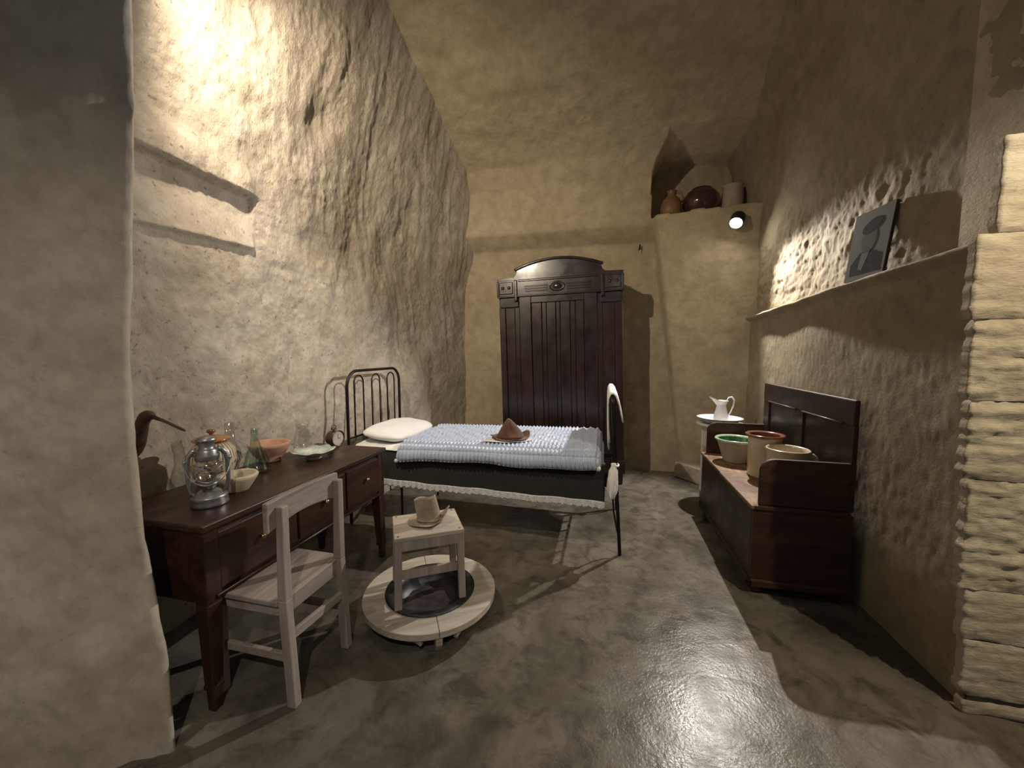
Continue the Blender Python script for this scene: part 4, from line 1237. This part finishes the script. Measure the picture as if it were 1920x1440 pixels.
fl = thing('green_flask', 'conical green glass flask with narrow neck on the desk', 'flask', (-1.815, 1.645, TZ))
MB().lathe([(0, 0.004), (0.050, 0.0), (0.062, 0.006), (0.064, 0.022), (0.050, 0.075), (0.034, 0.125), (0.022, 0.165), (0.0175, 0.185), (0.0175, 0.232), (0.020, 0.236), (0.0145, 0.236), (0.0145, 0.186), (0.019, 0.165), (0.031, 0.125), (0.047, 0.075), (0.060, 0.024), (0.055, 0.010), (0, 0.009)], 40).build('flask_body', M['glass_green'], fl, True)
bw_ = thing('cream_bowl', 'small thick cream bowl beside the lantern', 'bowl', (-1.662, 1.405, TZ))
MB().lathe([(0, 0), (0.042, 0), (0.046, 0.004), (0.082, 0.060), (0.085, 0.072), (0.078, 0.080), (0.068, 0.076), (0.050, 0.035), (0.03, 0.016), (0, 0.014)], 44).build('bowl_body', M['cream'], bw_, True)
tb = thing('terracotta_bowl', 'round terracotta bowl on the desk by the wall', 'bowl', (-1.93, 1.845, TZ))
MB().lathe([(0, 0), (0.055, 0), (0.058, 0.008), (0.052, 0.012), (0.085, 0.045), (0.108, 0.090), (0.111, 0.108), (0.102, 0.112), (0.096, 0.10), (0.075, 0.05), (0.04, 0.022), (0, 0.02)], 44).build('bowl_body', M['terracotta'], tb, True)
pl_ = thing('scalloped_plate', 'pale green scalloped plate on a small foot on the desk', 'plate', (-1.722, 1.958, TZ))


def scal(x, y, z, a, i):
    r_ = math.hypot(x, y)
    if r_ > 0.055:
        w = (r_ - 0.055) / 0.065
        f = 1 + 0.05 * w * math.cos(8 * a); z += 0.004 * w * math.cos(8 * a)
        x *= f; y *= f
    return (x, y, z)


MB().lathe([(0, 0.020), (0.05, 0.020), (0.08, 0.028), (0.118, 0.048), (0.120, 0.052), (0.08, 0.034), (0.05, 0.026), (0, 0.026)], 64, fn=scal).build('dish', M['celadon'], pl_, True)
MB().lathe([(0, 0), (0.046, 0), (0.040, 0.010), (0.038, 0.021), (0, 0.021)], 32).build('foot', M['buff'], pl_, True)
gj = thing('glass_jug', 'clear glass jug with handle on the desk by the wall', 'jug', (-1.955, 2.13, TZ), R(30))
MB().lathe([(0, 0.004), (0.050, 0), (0.056, 0.01), (0.056, 0.05), (0.046, 0.10), (0.036, 0.13), (0.036, 0.15), (0.042, 0.165), (0.039, 0.165), (0.033, 0.15), (0.033, 0.13), (0.043, 0.10), (0.053, 0.05), (0.052, 0.012), (0, 0.009)], 36).build('jug_body', M['glass_clear'], gj, True)
MB().tube([(0.036, 0, 0.145), (0.060, 0, 0.148), (0.072, 0, 0.125), (0.066, 0, 0.090), (0.048, 0, 0.080)], 0.005, 8).build('handle', M['glass_clear'], gj, True)

# alarm clock, dial towards +x
ck = thing('alarm_clock', 'small brown metal alarm clock with ring handle on the desk end', 'clock', (-1.775, 2.215, TZ), R(-8))
Q = Matrix.Rotation(R(90), 4, 'Y')
MB().lathe([(0, -0.040), (0.034, -0.040), (0.048, -0.032), (0.052, -0.015), (0.052, 0.022), (0.055, 0.026), (0.055, 0.036), (0.049, 0.036), (0.047, 0.030), (0, 0.030)], 36, (0, 0, 0.064), M=Q).build('case', M['copper'], ck, True)
dl = MB().lathe([(0, 0.0315), (0.046, 0.0315), (0.046, 0.029), (0, 0.029)], 36, (0, 0, 0.064), M=Q).build('dial', M['dial'], ck)
MB().box(0.0315, 0.0325, -0.0015, 0.0015, 0.062, 0.092).box(0.0315, 0.0325, -0.001, 0.022, 0.0625, 0.0655).build('hands', M['nail'], dl)
for s in (-1, 1):
    MB().tube([(0.0, s * 0.022, 0.020), (0.0, s * 0.032, 0.0)], 0.005, 8).build('foot', M['copper'], ck, True)
MB().lathe([(0, 0.0), (0.004, 0), (0.004, 0.008), (0.020, 0.010), (0.015, 0.020), (0, 0.024)], 20, (-0.004, 0, 0.113)).build('bell', M['copper'], ck, True)
MB().tube([(-0.004, 0.018 * math.cos(a), 0.132 + 0.022 * math.sin(a)) for a in np.linspace(0, PI, 15)], 0.0025, 6).build('ring_handle', M['copper'], ck, True)

# carved snipe
bd = thing('carved_bird', 'dark carved wooden snipe with long beak at the desk end', 'bird figure', (-1.90, 1.13, TZ), R(-3))
# local: bird looks towards +x
zo = 0.03
path = [(-0.13, 0, 0.205), (-0.10, 0, 0.212), (-0.06, 0, 0.222), (-0.01, 0, 0.235), (0.035, 0, 0.255), (0.072, 0, 0.288), (0.098, 0, 0.330), (0.116, 0, 0.368), (0.136, 0, 0.393), (0.160, 0, 0.398), (0.180, 0, 0.389)]
rad = [0.008, 0.028, 0.046, 0.049, 0.043, 0.033, 0.025, 0.021, 0.025, 0.022, 0.011]
b1 = MB().tube(path, rad, 16).build('body', M['bird'], bd, True)
sub = b1.modifiers.new('sub', 'SUBSURF'); sub.levels = 1; sub.render_levels = 1
MB().tube([(0.168, 0, 0.393), (0.24, 0, 0.378), (0.345, 0, 0.348), (0.352, 0, 0.345)], [0.009, 0.006, 0.005, 0.002], 10).build('beak', M['bird'], bd, True)
for s in (-1, 1):
    MB().lathe([(0, -0.003), (0.003, 0), (0, 0.003)], 8, (0.148, s * 0.021, 0.398)).build('eye', M['nail'], bd, True)
MB().tube([(-0.02, 0, 0.19), (-0.02, 0, 0.01)], 0.006, 8).build('peg', M['bird'], bd, True)
MB().lathe([(0, 0), (0.048, 0), (0.050, 0.006), (0.046, 0.014), (0, 0.016)], 28, (-0.02, 0, 0)).build('base', M['bird'], bd, True)
